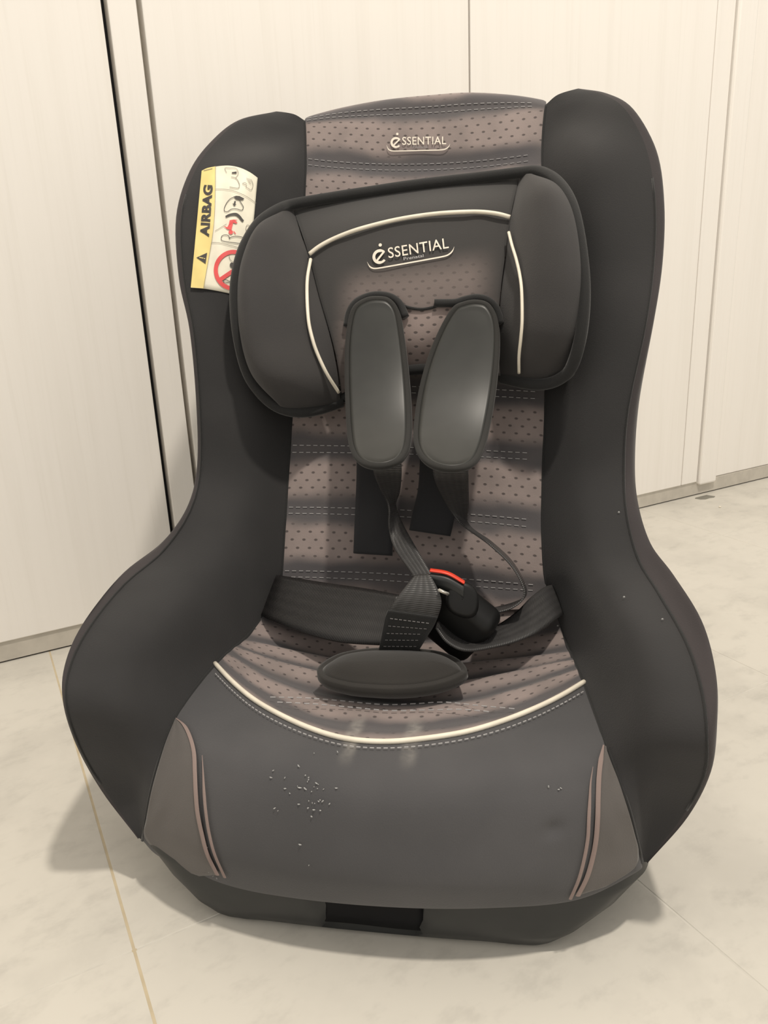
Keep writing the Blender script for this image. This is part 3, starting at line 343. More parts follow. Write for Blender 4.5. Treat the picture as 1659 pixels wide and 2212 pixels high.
def mesh_fabric(name, v0, T):
    """quilted spacer fabric: perforated mauve bands fading into slate bands"""
    t = NT(name); uv = t.uv()
    sep = t.n('ShaderNodeSeparateXYZ'); t.l(uv, sep.inputs[0]); x, v = sep.outputs[0], sep.outputs[1]
    warp = t.noise(16, 2, uv)
    vw = t.math('ADD', v, t.math('MULTIPLY', t.math('SUBTRACT', warp, .5), .022))
    ph = t.math('FRACT', t.math('ADD', t.math('DIVIDE', t.math('SUBTRACT', vw, v0), T), 10.0))
    d = t.math('ABSOLUTE', t.math('SUBTRACT', ph, .52))            # 0 in the light band, .5 in the dark
    light = t.sm(d, .36, .10) if 'seat' in name else t.sm(d, .40, .16)
    # staggered oval holes
    sx, sy = .0112, .0074
    ry = t.math('DIVIDE', v, sy); row = t.math('FLOOR', ry)
    par = t.math('MULTIPLY', t.math('MODULO', t.math('ABSOLUTE', row), 2.0), .5)
    cx = t.math('SUBTRACT', t.math('FRACT', t.math('ADD', t.math('ADD', t.math('DIVIDE', x, sx), par), 50.0)), .5)
    cy = t.math('SUBTRACT', t.math('FRACT', t.math('ADD', ry, 50.0)), .5)
    rr = t.math('SQRT', t.math('ADD', t.math('MULTIPLY', t.math('MULTIPLY', cx, sx), t.math('MULTIPLY', cx, sx)),
                               t.math('MULTIPLY', t.math('MULTIPLY', t.math('MULTIPLY', cy, sy), t.math('MULTIPLY', cy, sy)), 2.2)))
    hs = .80 if 'seat' in name else .90
    hole = t.sm(rr, .0024 * hs, .0010 * hs)
    hole = t.math('MULTIPLY', hole, t.sm(d, .36, .2))
    fine = t.noise(700, 2, t.obj()); blot = t.noise(30, 3, t.obj())
    base = t.mix(light, (.088, .082, .086), (.275, .225, .210))
    base = t.mix(t.math('MULTIPLY', t.sm(blot, .35, .75), .35), base, (.12, .105, .10))
    base = t.mix(t.math('MULTIPLY', hole, .72), base, (.035, .028, .028))
    if 'seat' in name: base = smears(t, base)
    t.l(base, t.b.inputs['Base Color'])
    h = t.math('SUBTRACT', t.math('MULTIPLY', fine, .25), hole)
    t.bump(h, .5, .0009)
    t.set(Roughness=.85); t.b.inputs['Sheen Weight'].default_value = .2; t.b.inputs['Specular IOR Level'].default_value = .3
    return t.m

def webbing(name, col, rough=.42):
    t = NT(name); uv = t.uv()
    sep = t.n('ShaderNodeSeparateXYZ'); t.l(uv, sep.inputs[0])
    rib = t.math('SINE', t.math('MULTIPLY', sep.outputs[1], 2 * math.pi / .0016))
    lon = t.math('SINE', t.math('MULTIPLY', sep.outputs[0], 2 * math.pi * 5))
    n = t.noise(120, 2, t.obj())
    f = t.math('ADD', t.math('MULTIPLY', lon, .18), t.math('MULTIPLY', n, .6), 0, True)
    t.l(t.mix(f, col, tuple(c * 1.8 for c in col)), t.b.inputs['Base Color'])
    t.bump(t.math('ADD', rib, t.math('MULTIPLY', lon, .6)), .35, .0004)
    t.set(Roughness=rough); t.b.inputs['Specular IOR Level'].default_value = .5
    return t.m

def wood_white(name, col):
    t = NT(name); g = t.n('ShaderNodeNewGeometry').outputs['Position']
    a = t.noise(1.0, 5, t.scale(g, (38, 38, 1.3)), .6)
    b = t.noise(1.0, 3, t.scale(g, (190, 190, 4)), .6)
    f = t.math('ADD', t.math('MULTIPLY', t.sm(a, .45, .75), .6), t.math('MULTIPLY', t.sm(b, .5, .8), .5), 0, True)
    t.l(t.mix(t.math('MULTIPLY', f, .5), col, tuple(c * k for c, k in zip(col, (.86, .85, .82)))), t.b.inputs['Base Color'])
    t.bump(b, .05, .0006)
    t.set(Roughness=.5); t.b.inputs['Specular IOR Level'].default_value = .3
    return t.m

def tile_mat(name):
    t = NT(name); g = t.n('ShaderNodeNewGeometry').outputs['Position']
    a = t.noise(5, 6, g, .62); b = t.noise(26, 4, t.scale(g, (1, 1.6, 1)), .65); c = t.noise(2.2, 3, g)
    f = t.math('ADD', t.math('MULTIPLY', t.sm(a, .42, .66), .55), t.math('MULTIPLY', t.sm(b, .48, .72), .45), 0, True)
    col = t.mix(f, (.63, .60, .535), (.47, .447, .40))
    col = t.mix(t.math('MULTIPLY', t.sm(c, .45, .7), .35), col, (.66, .63, .57))
    t.l(col, t.b.inputs['Base Color'])
    t.bump(b, .04, .001)
    t.l(t.sm(a, .3, .7, .42, .6), t.b.inputs['Roughness']); t.b.inputs['Specular IOR Level'].default_value = .35
    return t.m

M = {
    'wing': fabric('charcoal_stretch_fabric', (.029, .0285, .029), (.037, .036, .0365)),
    'side': fabric('side_stretch_fabric', (.042, .037, .038), (.052, .045, .046)),
    'front': fabric('slate_jersey_fabric', (.070, .069, .072), (.086, .084, .087), sheen=.15, smear=True),
    'gusset': fabric('taupe_jersey_fabric', (.100, .092, .087), (.120, .110, .104), sheen=.15),
    'head': fabric('headrest_jersey_fabric', (.043, .041, .041), (.054, .051, .050), sheen=.12),
    'edging': fabric('black_bias_binding', (.018, .018, .018), (.026, .026, .026), sheen=.2, weave=1500, bump=.4),
    'flap': fabric('black_flap_fabric', (.020, .020, .022), (.028, .028, .030), sheen=.2),
    'pad_cloth': fabric('black_pad_cloth', (.024, .022, .020), (.032, .029, .026), sheen=.25),
    'mesh_back': mesh_fabric('mauve_mesh_fabric', -.0055, .0602),
    'mesh_seat': mesh_fabric('mauve_seat_mesh_fabric', .017, .040),
    'web': webbing('black_webbing', (.013, .012, .012), .36),
    'web_grey': webbing('grey_webbing', (.034, .033, .033), .36),
    'leather': plain('black_leatherette', (.028, .0285, .026), .42, 0, .5),
    'binding': fabric('grey_binding_tape', (.026, .0255, .024), (.034, .033, .031), sheen=.12, weave=1500),
    'white': plain('cream_piping', (.78, .72, .60), .55),
    'thread': plain('pale_thread', (.42, .41, .41), .7),
    'thread_dim': plain('grey_thread', (.22, .21, .21), .7),
    'print': plain('cream_print', (.72, .66, .56), .6),
    'stripe': fabric('mauve_stripe', (.235, .175, .160), (.26, .20, .18), sheen=.1),
    'shell': plain('black_shell_plastic', (.018, .0195, .020), .42),
    'recess': plain('dark_recess_plastic', (.003, .0033, .0045), .6, 0, .2),
    'buckle': plain('buckle_plastic', (.006, .006, .006), .45, 0, .3),
    'red': plain('red_button_plastic', (.75, .06, .03), .35),
    'metal': plain('buckle_metal', (.62, .60, .55), .3, 1.0),
    'label': plain('label_paper', (.74, .70, .57), .5),
    'yellow': plain('label_yellow', (.74, .60, .23), .5),
    'ink': plain('label_ink', (.045, .04, .035), .6),
    'line': plain('label_line_ink', (.22, .20, .16), .6),
    'redink': plain('label_red_ink', (.68, .07, .07), .55),
    'speck': plain('pale_crumb', (.32, .32, .315), .8),
    'door': wood_white('white_wood_laminate', (.86, .825, .775)),
    'door_edge': plain('door_edge_band', (.66, .62, .54), .5),
    'plinth': plain('grey_plinth', (.49, .455, .395), .5),
    'gap': plain('gap_shade_black', (.012, .012, .014), .6),  # near-black colour standing in for shade in the gap and under the plinth
    'tile': tile_mat('cement_tile'),
    'grout': plain('tan_grout', (.56, .535, .48), .8),
    'grout_tan': plain('tan_grout_line', (.50, .42, .29), .8),
    'plaster': plain('plaster', (.75, .72, .66), .8),
    'stain': plain('dark_scuff', (.20, .19, .16), .7),
}

def tag(o, label=None, cat=None, group=None, kind=None):
    if label: o['label'] = label
    if cat: o['category'] = cat
    if group: o['group'] = group
    if kind: o['kind'] = kind
    return o

# ------------------------------------------------------------------ floor and cupboards
WALL_Y = 0.974
floor = tag(box('floor', (-1.67, -1.6, -.03), (3.09, 1.2, -.0004), M['grout']), kind='structure')
TS = 0.34
tile_me = None
for i in range(-5, 9):
    for j in range(-6, 2):
        x0, y0 = .032 + i * TS, .457 + j * TS
        y1 = min(y0 + TS, 1.0)
        full = y1 - y0 > TS - .001
        if full and tile_me is not None:
            o = bpy.data.objects.new('tile', tile_me); COL.objects.link(o); o.parent = floor
        else:
            g = .0005
            o = box('tile', (g, g, -.012), (TS - g, y1 - y0 - g, 0), M['tile'], floor, .0006, 1)
            if full: tile_me = o.data
        o.location = (x0, y0, 0)
box('grout_line', (.0305, -1.5, -.004), (.0337, .98, -.0001), M['grout_tan'], floor)
tag(box('wall_back', (-1.67, 1.02, 0), (3.09, 1.10, 2.5), M['plaster']), kind='structure')

TOP = 2.2
PZ = 0.028
def unit(name, label, x, cat='cupboard'):
    e = bpy.data.objects.new(name, None); COL.objects.link(e); e.location = (x, WALL_Y, 0)
    return tag(e, label, cat, 'white cupboards along the wall')
def panel(name, root, x0, x1, y0=0.0, depth=.02, z0=PZ, mat='door', bevel=.0012):
    return box(name, (x0 - root.location.x, y0, z0), (x1 - root.location.x, y0 + depth, TOP), M[mat], root, bevel, 2)

u = unit('cupboard', 'white wood-grain cupboard on the far left beyond the black gap', -.4)
panel('door', u, -1.1, -.303); panel('door', u, -.30, .1995)
panel('carcass', u, -1.1, .1985, .021, .024, PZ, 'door_edge')
u = unit('filler_post', 'narrow white filler strip between black gap and grey gap', .222, 'panel')
panel('front', u, .2062, .2372)
panel('gap_shade_strip', u, .2000, .2360, .0205, .02, PZ, 'gap', 0)  # added black strip: the darkness inside the gap, put in as colour
u = unit('cupboard', 'white double-door cupboard with central joint directly behind the car seat', .7)
panel('door', u, .2432, .6765); panel('door', u, .6792, 1.1562)
panel('carcass', u, .2365, 1.157, .0205, .0225, PZ, 'door_edge')
u = unit('end_panel', 'thin white upright strip right of the double-door cupboard', 1.18, 'panel')
panel('front', u, 1.1580, 1.1990)
panel('backing', u, 1.1576, 1.2030, .0205, .02, PZ, 'door_edge', 0)
u = unit('door_frame_post', 'white rounded frame post overhanging the plinth at right', 1.225, 'post')
panel('front', u, 1.2022, 1.2480, -.006, .03, .0215, 'door', .004)
u = unit('cupboard', 'pale recessed cupboard front at the far right edge', 1.7)
panel('door', u, 1.2490, 1.90, .006); panel('door', u, 1.903, 2.6, .006)
panel('carcass', u, 1.2490, 2.6, .0265, .019, PZ, 'door_edge')

tag(box('baseboard_back', (-1.1, WALL_Y + .003, .0022), (2.6, WALL_Y + .040, PZ - .0006), M['plinth']), kind='structure')
tag(box('plinth_shade_1', (-1.1, WALL_Y + .006, 0.0), (2.6, WALL_Y + .020, .0021), M['gap']), kind='structure')  # added black strip painting the shadow line between plinth and floor

# dark scuff on the tiles beneath the post and a crumb beside it
V, F = [], []
rs = random.Random(5)
out = [(-.020, .004), (-.016, -.006), (-.008, -.011), (.004, -.010), (.014, -.012), (.024, -.007), (.020, .001), (.018, .008), (.0, .008), (-.014, .008)]
o = mesh('floor_scuff', [(x, y, 0.0) for x, y in out] + [(x * .9, y * .9, .0005) for x, y in out],
         [tuple(range(10))[::-1], tuple(range(10, 20))] + [(k, (k + 1) % 10, 10 + (k + 1) % 10, 10 + k) for k in range(10)], M['stain'], None, False)
o.location = (1.203, .958, .0001)
tag(o, 'small dark scuff on the tiles in front of the plinth', 'stain')
def crumb_mesh(name, r, mat):
    bm = bmesh.new(); bmesh.ops.create_icosphere(bm, subdivisions=1, radius=r)
    for v in bm.verts: v.co.z *= .6; v.co.x *= 1.5
    me = bpy.data.meshes.new(name); bm.to_mesh(me); bm.free(); return link(me, name, mat)
o = crumb_mesh('crumb', .0022, M['white']); o.location = (1.175, .899, .0012)
tag(o, 'tiny white crumb lying on the tiles at right', 'crumb')

# ------------------------------------------------------------------ the car seat
S = .44; Y0 = 1.35
seat = bpy.data.objects.new('child_car_seat', None); COL.objects.link(seat)
ca, sa = math.cos(SEAT_YAW), math.sin(SEAT_YAW)
def local_to_world(x, y):            # h-unit seat plan position -> world
    n = Vector((ca, sa)); b = Vector((-sa, ca)); p = n * (x - .2) + b * y
    return p * S
p = local_to_world(0, Y0)
seat.location = (p.x, p.y, 0)
seat.rotation_euler = (0, 0, SEAT_YAW)
tag(seat, 'black and mauve-grey child car seat with harness standing on tiled floor', 'car seat')

# wings with their outer side covers
for key in ('wing_L', 'wing_R'):
    G = A(key); s = -1 if key.endswith('L') else 1
    P = patch(G, 85, 120)                      # columns: seam 0 .. crest 24 .. outline 36 .. rear 84
    N = normals(P)
    cut = 24
    w = grid('wing', P[:, :cut + 1], M['wing'], seat, None, 0, s > 0)
    if s > 0: right_wing = w
    grid('side_cover', P[:, cut:], M['side'], w, None, 0, s > 0)
    tube('crest_seam', P[8:96:2, cut], .0011, M['edging'], w, 6)
    tube('inner_seam', P[::2, 0], .0014, M['edging'], w, 6)

# quilted panels
def panel_surface(key, nu, nv, ref_row):
    G = A(key); P = patch(G, nu, nv)
    c = P[:, nu // 2]; L = np.concatenate([[0], np.cumsum(np.linalg.norm(np.diff(c, axis=0), axis=1))])
    r = ref_row / (len(G) - 1) * (nv - 1); L0 = np.interp(r, range(nv), L)
    V = L - L0
    uv = np.zeros((nv, nu, 2)); uv[..., 0] = P[..., 0]; uv[..., 1] = V[:, None]
    return P, uv, V

P, uv, V = panel_surface('back_panel', 81, 220, 1)
Nn = normals(P); T0, T = -.0055, .0602
U = np.linspace(0, 1, 81)
def warp(u, v):                       # how far the sewn rows sag and lean on the cloth
    up = smoothstep(.20, .38, v)
    return (1 - up) * (-.011 * (u - .5)) + up * (-.008 * (4 * u * (1 - u)) - .004 * (u - .5))
Vw = V[:, None] - warp(U[None, :], V[:, None])
uv[..., 1] = Vw
d = np.abs(((Vw - T0) / T) - np.round((Vw - T0) / T)) * T      # distance to nearest sewn line
sgn = -1 if Nn[100, 40, 1] > 0 else 1
puff = .0035 * (1 - np.exp(-(d / .011) ** 2))
P = P + Nn * sgn * puff[..., None] * np.sin(np.linspace(0, math.pi, 81))[None, :, None] ** .35
back = grid('back_panel', P, M['mesh_back'], seat, uv, 0, sgn < 0)
for k in range(0, 9):
    for off in (-.0032, .0032):
        line = []
        for c in range(1, 80, 2):
            if Vw[-1, c] < T0 + k * T + off: break
            r = np.interp(T0 + k * T + off, Vw[:, c], range(len(V))); i = min(int(r), len(V) - 2); f = r - i
            line.append(P[i, c] * (1 - f) + P[i + 1, c] * f + Nn[i, c] * sgn * .0006)
        if len(line) < 8: continue
        dashes('stitch_line', line[::2], M['thread'] if k in (0, 1, 2, 3, 7, 8) else M['thread_dim'], back, .0040, .0026, .00040)
BACKP = P

P, uv, V = panel_surface('seat_panel', 81, 120, 0)
Nn = normals(P); sgn = -1 if Nn[60, 40, 2] < 0 else 1
wave = .0040 * np.sin(V / .040 * 2 * math.pi + 1.0)[:, None] + .0014 * np.sin(P[..., 0] * 34 + V[:, None] * 40)
env = (np.sin(np.linspace(0, math.pi, 81)) ** .5)[None, :] * (np.sin(np.linspace(0, math.pi, 120)) ** .6)[:, None]
P = P + Nn * sgn * (wave * env)[..., None]
seat_pan = grid('seat_panel', P, M['mesh_seat'], seat, uv, 0, sgn < 0)
for k in ('stitch_seat_1', 'stitch_seat_2'):
    dashes('stitch_line', A(k) + np.array([0, -.001, .0015]), M['thread'], seat_pan, .0040, .0026, .00040)

G = A('front_panel'); P = patch(G, 121, 120)
Nn = normals(P); sgn = -1 if Nn[60, 60, 1] > 0 else 1
# a small dimple in the padding
dim = np.exp(-(((P[..., 0] - .118) / .006) ** 2 + ((P[..., 2] - .100) / .005) ** 2)) * .003
P = P - Nn * sgn * dim[..., None]
front = grid('front_panel', P, M['front'], seat, None, 0, sgn < 0)
tube('seat_piping', A('seat_piping') + np.array([0, -.0005, .0012]), .0019, M['white'], front, 10, 90)
dashes('stitch_line', A('stitch_front'), M['thread'], front, .0028, .0018, .00042)
for k in ('gusset_L', 'gusset_R'):
    grid('side_gusset', patch(A(k), 25, 49), M['gusset'], front, None, .0006, k.endswith('R'))
for k in ('stripe_L1', 'stripe_L2', 'stripe_R1', 'stripe_R2'):
    c = res(A(k), 50); wd = .0015 if k.endswith('1') else .0011
    n = len(c); prof = np.clip(np.linspace(.15, 2.5, n), 0, 1) if k.endswith('2') else np.clip(np.linspace(.3, 6, n), 0, 1)
    Pg = np.array([[c[i] + np.array([(t - .5) * 2 * wd * prof[i], -.0005 * (1 - (2 * t - 1) ** 2) - .0003, 0]) for t in np.linspace(0, 1, 5)] for i in range(n)])
    grid('trim_stripe', Pg, M['stripe'], front, None, 0)
# crumbs and dust stuck to the cloth
sp = A('specks'); sz = DATA['speck_size']; V, F = [], []
for p0, r in zip(sp, sz):
    b = len(V); a = rs.uniform(0, 3.1); e = rs.uniform(1, 2.2)
    for k in range(6):
        w_ = k * math.pi / 3; x, z = math.cos(w_) * r * e, math.sin(w_) * r * .8
        V.append(p0 + np.array([x * math.cos(a) - z * math.sin(a), .0003, x * math.sin(a) + z * math.cos(a)]))
    V.append(p0 + np.array([0, -.0007, .0002]))
    F += [(b + k, b + (k + 1) % 6, b + 6) for k in range(6)]
tag(mesh('dust_specks', V, F, M['speck'], front, False), kind='stuff')
V, F = [], []
for p0 in A('specks_wing'):
    b = len(V)
    for k in range(6): V.append(p0 + np.array([math.cos(k * math.pi / 3) * .0009, .0003, math.sin(k * math.pi / 3) * .0009]))
    V.append(p0 + np.array([0, -.0006, .0002])); F += [(b + k, b + (k + 1) % 6, b + 6) for k in range(6)]
tag(mesh('dust_specks', V, F, M['speck'], right_wing, False), kind='stuff')

# plastic base: stacked outlines from the floor up, with a recess in the front lip
def loop_at(z):
    """half outline (x>=0) of the base at height z in h units, front centre -> rear centre"""
    ks = [0, .03, .06, .10, .16]
    cx = np.interp(z, ks, [.255, .300, .352, .402, .398]); cy = np.interp(z, ks, [.948, .950, .972, .998, 1.02])
    fy = np.interp(z, ks, [.940, .925, .922, .925, .96])
    sx = np.interp(z, ks, [.33, .365, .41, .442, .44])
    pts = [(0, fy), (.09, fy + .0005), (.18, fy + .003), (cx * .85, (fy + cy) / 2 - .003), (cx, cy), (cx + (sx - cx) * .6, cy + .05), (sx, cy + .14), (sx, 1.35), (sx - .02, 1.62), (sx - .12, 1.72), (.12, 1.74), (0, 1.74)]
    return np.array(pts)
zs = [0, .006, .012, .022, .03, .045, .06, .075, .09, .10, .12, .16]
rings = []
for z in zs:
    h = res(loop_at(z), 80); h = np.concatenate([h, (h * np.array([-1, 1]))[-2:0:-1]])
    ins = .012 if z == 0 else (.004 if z == .006 else 0)
    h = h * np.array([1 - ins, 1]) + np.array([0, ins * .6])
    rec = (smoothstep(-.100 + .25 * (.09 - z), -.088 + .25 * (.09 - z), h[:, 0]) * (1 - smoothstep(.072 - .3 * (.09 - z) + .012, .085 - .3 * (.09 - z) + .012, h[:, 0]))) * (h[:, 1] < 1.0) * (smoothstep(.012, .022, z))
    h[:, 1] += .014 * rec
    rings.append(np.column_stack([h[:, 0] * S, (h[:, 1] - Y0) * S, np.full(len(h), z * S)]))
n = len(rings[0]); V = np.vstack(rings); F = []
for j in range(len(rings) - 1):
    for i in range(n):
        F.append((j * n + i, j * n + (i + 1) % n, (j + 1) * n + (i + 1) % n, (j + 1) * n + i))
F.append(tuple(range(n))[::-1]); F.append(tuple((len(rings) - 1) * n + i for i in range(n)))
base = mesh('base_shell', V, F, M['shell'], seat)
# black adjuster plate inside the recess
Pp = np.array([[((-.085 + .16 * i / 12) * S, (.934 - Y0 + .001 * math.sin(i * .5)) * S, (.024 + .070 * j / 4) * S) for i in range(13)] for j in range(5)])
grid('adjuster_plate', Pp, M['recess'], base, None, .003, False)

# rear shell closing the back between the two wings
GL, GR = A('wing_L'), A('wing_R')
rows = []
for i in range(0, 18):
    a, b = GL[i, 7], GR[i, 7]; r = []
    for k in range(9):
        t = k / 8; q = a + (b - a) * t; q[1] += .035 * (4 * t * (1 - t)) * (1 if i < 14 else .3); r.append(q)
    rows.append(r)
grid('back_shell', patch(np.array(rows), 33, 80), M['shell'], seat, None, .004, True)

# ------------------------------------------------------------------ head cushion
P = patch(A('head_center'), 61, 61); Nn = normals(P); sgn = -1 if Nn[30, 30, 1] > 0 else 1
uvh = np.stack([P[..., 0], (P[..., 2] * 1.1)], -1)
# perforated mauve insert fades in towards the lower half
def head_mat():
    t = NT('headrest_mesh_fabric'); uv = t.uv()
    sep = t.n('ShaderNodeSeparateXYZ'); t.l(uv, sep.inputs[0]); x, v = sep.outputs[0], sep.outputs[1]
    ob = t.n('ShaderNodeSeparateXYZ'); t.l(t.obj(), ob.inputs[0]); xx, zz = ob.outputs[0], ob.outputs[2]
    zt = t.math('SUBTRACT', zz, t.math('MULTIPLY', xx, .10))
    low = t.math('MULTIPLY', t.math('ADD', t.math('MULTIPLY', t.sm(zt, .456, .425), .55), t.sm(zt, .4075, .4035, 0, .45)), t.sm(t.math('ABSOLUTE', t.math('SUBTRACT', xx, .004)), .080, .045))
    sx, sy = .0112, .0068
    ry = t.math('DIVIDE', v, sy); row = t.math('FLOOR', ry)
    par = t.math('MULTIPLY', t.math('MODULO', t.math('ABSOLUTE', row), 2.0), .5)
    cx = t.math('SUBTRACT', t.math('FRACT', t.math('ADD', t.math('ADD', t.math('DIVIDE', x, sx), par), 50.0)), .5)
    cy = t.math('SUBTRACT', t.math('FRACT', t.math('ADD', ry, 50.0)), .5)
    rr = t.math('SQRT', t.math('ADD', t.math('MULTIPLY', t.math('MULTIPLY', cx, sx), t.math('MULTIPLY', cx, sx)),
                               t.math('MULTIPLY', t.math('MULTIPLY', t.math('MULTIPLY', cy, sy), t.math('MULTIPLY', cy, sy)), 2.2)))
    hole = t.math('MULTIPLY', t.sm(rr, .0024, .0011), low)
    fine = t.noise(700, 2, t.obj())
    base = t.mix(low, (.042, .040, .039), (.25, .20, .185))
    base = t.mix(t.math('MULTIPLY', hole, .7), base, (.03, .026, .026))
    t.l(base, t.b.inputs['Base Color'])
    t.bump(t.math('SUBTRACT', t.math('MULTIPLY', fine, .25), hole), .4, .0008)
    t.set(Roughness=.88); t.b.inputs['Sheen Weight'].default_value = .25; t.b.inputs['Specular IOR Level'].default_value = .3
    return t.m
head = grid('head_cushion', P, head_mat(), seat, uvh, .022, sgn < 0)
for k in ('bolster_L', 'bolster_R'):
    Pb = patch(A(k), 61, 71)
    grid('head_bolster', Pb, M['head'], head, None, 0, False)
tube('edging', A('head_edge'), .0052, M['edging'], head, 10, 220)
tube('edging', A('head_low_edge'), .0048, M['edging'], head, 10, 60)
tube('head_piping', A('head_pipe_center'), .0019, M['white'], head, 8, 70)
tube('head_piping', A('head_pipe_L'), .0016, M['white'], head, 8, 60)
tube('head_piping', A('head_pipe_R'), .0014, M['white'], head, 8, 60)

for k in ('slot_L', 'slot_R'): tube('slot_edge', A(k), .0036, M['edging'], head, 8, 40)
tube('crease', A('head_crease'), .0014, M['edging'], head, 6, 24)

# logos
def logo(key, parent, aspect, small=1.0):
    dc = Decal(key)
    def put(name, VF, f, mat, lift=.0004):
        V2, F2 = VF
        return mesh(name, [dc(*f(v[0], v[1]), lift) for v in V2], F2, mat, parent, False)
    # frame: a across 0..1, b up 0..1 ; h = letter unit in b, a unit scaled by aspect
    def fr(x0, y0, sx, sy): return lambda x, y: (x0 + x * sx, y0 + y * sy)
    # big round e
    e = [];
    for k in range(41):
        w_ = math.radians(-8 - 0) + 0
        ang = math.radians(40 + k * (318 - 40) / 40)
        e.append((math.cos(ang), math.sin(ang)))
    ex, ey, er = .175, .56, .185
    ring = [(ex + c * er / aspect * 1.05, ey + s_ * er) for c, s_ in e]
    Vr, Fr = [], []
    for k, (c, s_) in enumerate(e):
        t0 = .055 * (1 if 4 < k < 34 else .8)
        Vr += [(ex + c * (er + t0 / 2) / aspect, ey + s_ * (er + t0 / 2)), (ex + c * (er - t0) / aspect, ey + s_ * (er - t0))]
    for k in range(len(e) - 1): Fr.append((2 * k, 2 * k + 1, 2 * k + 3, 2 * k + 2))
    put('logo_letter', (Vr, Fr), lambda x, y: (x, y), M['print'])
    bar = stroke([(ex - .115 / aspect, ey - .125), (ex + .155 / aspect, ey + .135)], .0)
    q = [(-.135, -.105), (-.10, -.15), (.165, .11), (.125, .15)]
    put('logo_letter', ([(ex + a_ / aspect, ey + b_) for a_, b_ in q], [(0, 1, 2, 3)]), lambda x, y: (x, y), M['print'])
    dot = [(ex + .05 / aspect + .048 / aspect * math.cos(k * math.pi / 7), ey + .33 + .048 * math.sin(k * math.pi / 7)) for k in range(14)]
    put('logo_dot', (dot, [tuple(range(14))]), lambda x, y: (x, y), M['print'])
    V2, F2 = text_mesh('SSENTIAL', 1.0, .004, 1.06)
    w_ = V2[:, 0].max(); hcap = V2[:, 1].max()
    put('logo_text', (V2, F2), lambda x, y: (.262 + x / w_ * .655, .47 + y / hcap * .30), M['print'])
    V2, F2 = text_mesh('Prenatal', 1.0, .0, 1.0)
    w2 = V2[:, 0].max(); h2 = V2[:, 1].max()
    put('logo_subtext', (V2, F2), lambda x, y: (.42 + x / w2 * .22, .335 + y / h2 * .085), M['thread_dim' if small < 1 else 'thread'])
    sw = curve2([(.035, .47), (.055, .34), (.085, .265), (.14, .235), (.30, .235), (.5, .24), (.70, .245), (.86, .255), (.92, .30), (.955, .38), (.975, .48)], 60)
    swa = sw * np.array([aspect, 1])
    tt = np.linspace(0, 1, 60); wd = .040 * np.clip(np.minimum(tt, 1 - tt) * 7, .15, 1)
    Vs, Fs = stroke(swa, wd)
    put('logo_swoosh', (Vs, Fs), lambda x, y: (x / aspect, y), M['print'])
logo('logo_head', head, 200 / 74)
logo('logo_back', back, 146 / 56, .8)

# ------------------------------------------------------------------ airbag warning label
LBL = Decal('label')
o0 = np.array([437., 348.]); ea = np.array([124., 18.]); eb = np.array([-25., 276.])
Minv = np.linalg.inv(np.array([ea, eb]).T)
def L2(X, Y):
    """label print layout units -> label coordinates"""
    q = Minv @ (np.array([390 + X / 6.914, 340 + Y / 6.914]) - o0); return q[0], q[1]
def label_piece(name, pts, mat, parent, lift, n=24, thick=False):
    """fill between a left-to-right lower and upper outline: pts is a grid of layout points"""
    P_ = np.array([[LBL(*L2(*q), lift) for q in r] for r in pts])
    return grid(name, P_, mat, parent, None, .0005 if thick else 0, True)
def lerp(a, b, t): return (a[0] + (b[0] - a[0]) * t, a[1] + (b[1] - a[1]) * t)
# outline: arched top, slanted bottom
topc = curve2([(318, 205), (400, 165), (520, 138), (640, 124), (760, 126), (900, 158), (1040, 225), (1152, 305)], 33)
def split_x(i): return topc[i]
botc = curve2([(155, 1945), (350, 1960), (560, 1995), (780, 2040), (990, 2085)], 33)
rowsL = [[lerp(topc[i], botc[i], j / 24) for i in range(33)] for j in range(25)]
lab = label_piece('warning_label', rowsL, M['label'], seat, 0, thick=True)
lab['label'] = 'yellow and white airbag warning label on the left wing'
# yellow band: layout x from left edge to ~ (525 top .. 345 bottom)
bandr = curve2([(525, 138), (520, 480), (505, 900), (465, 1280), (400, 1640), (350, 1960)], 25)
yb = [[lerp(lerp((318, 205), (155, 1945), j / 24), bandr[j], i / 8) for i in range(9)] for j in range(25)]
yb[0] = [tuple(q) for q in curve2([(318, 205), (400, 165), (525, 138)], 9)]
band = label_piece('yellow_band', yb, M['yellow'], lab, .0004)
def print_poly(name, pts, mat, lift=.0009):
    me_pts = [LBL(*L2(*q), lift) for q in pts]
    return mesh(name, me_pts, [tuple(range(len(pts)))], mat, lab, False)
def print_line(name, pts, w, mat, n=30, lift=.0009, closed=False):
    c = curve2(pts, n) if len(pts) > 2 else np.array([lerp(pts[0], pts[1], k / 7) for k in range(8)])
    Vs, Fs = stroke(c, w, closed)
    return mesh(name, [LBL(*L2(*q), lift) for q in Vs], Fs, mat, lab, False)
# AIRBAG, reading upwards
V2, F2 = text_mesh('AIRBAG', 1.0, .05, 1.04)
x0, x1, y0, y1 = V2[:, 0].min(), V2[:, 0].max(), V2[:, 1].min(), V2[:, 1].max()
def air(v):
    t = (v[0] - x0) / (x1 - x0); s_ = (v[1] - y0) / (y1 - y0)
    b0, b1 = (428, 1195), (487, 425); dx = -138
    return (b0[0] + (b1[0] - b0[0]) * t + dx * (1 - 0) * s_ * 1.0, b0[1] + (b1[1] - b0[1]) * t - 10 * s_)
mesh('label_text', [LBL(*L2(*air(v)), .0008) for v in V2], F2, M['ink'], lab, False)
print_poly('warning_triangle', [(240, 1502), (400, 1430), (375, 1598)], M['ink'], .0008)
print_poly('triangle_mark', [(285, 1495), (345, 1508), (345, 1520), (285, 1508)], M['yellow'], .0011)
print_poly('triangle_mark', [(355, 1512), (372, 1515), (370, 1528), (354, 1524)], M['yellow'], .0011)
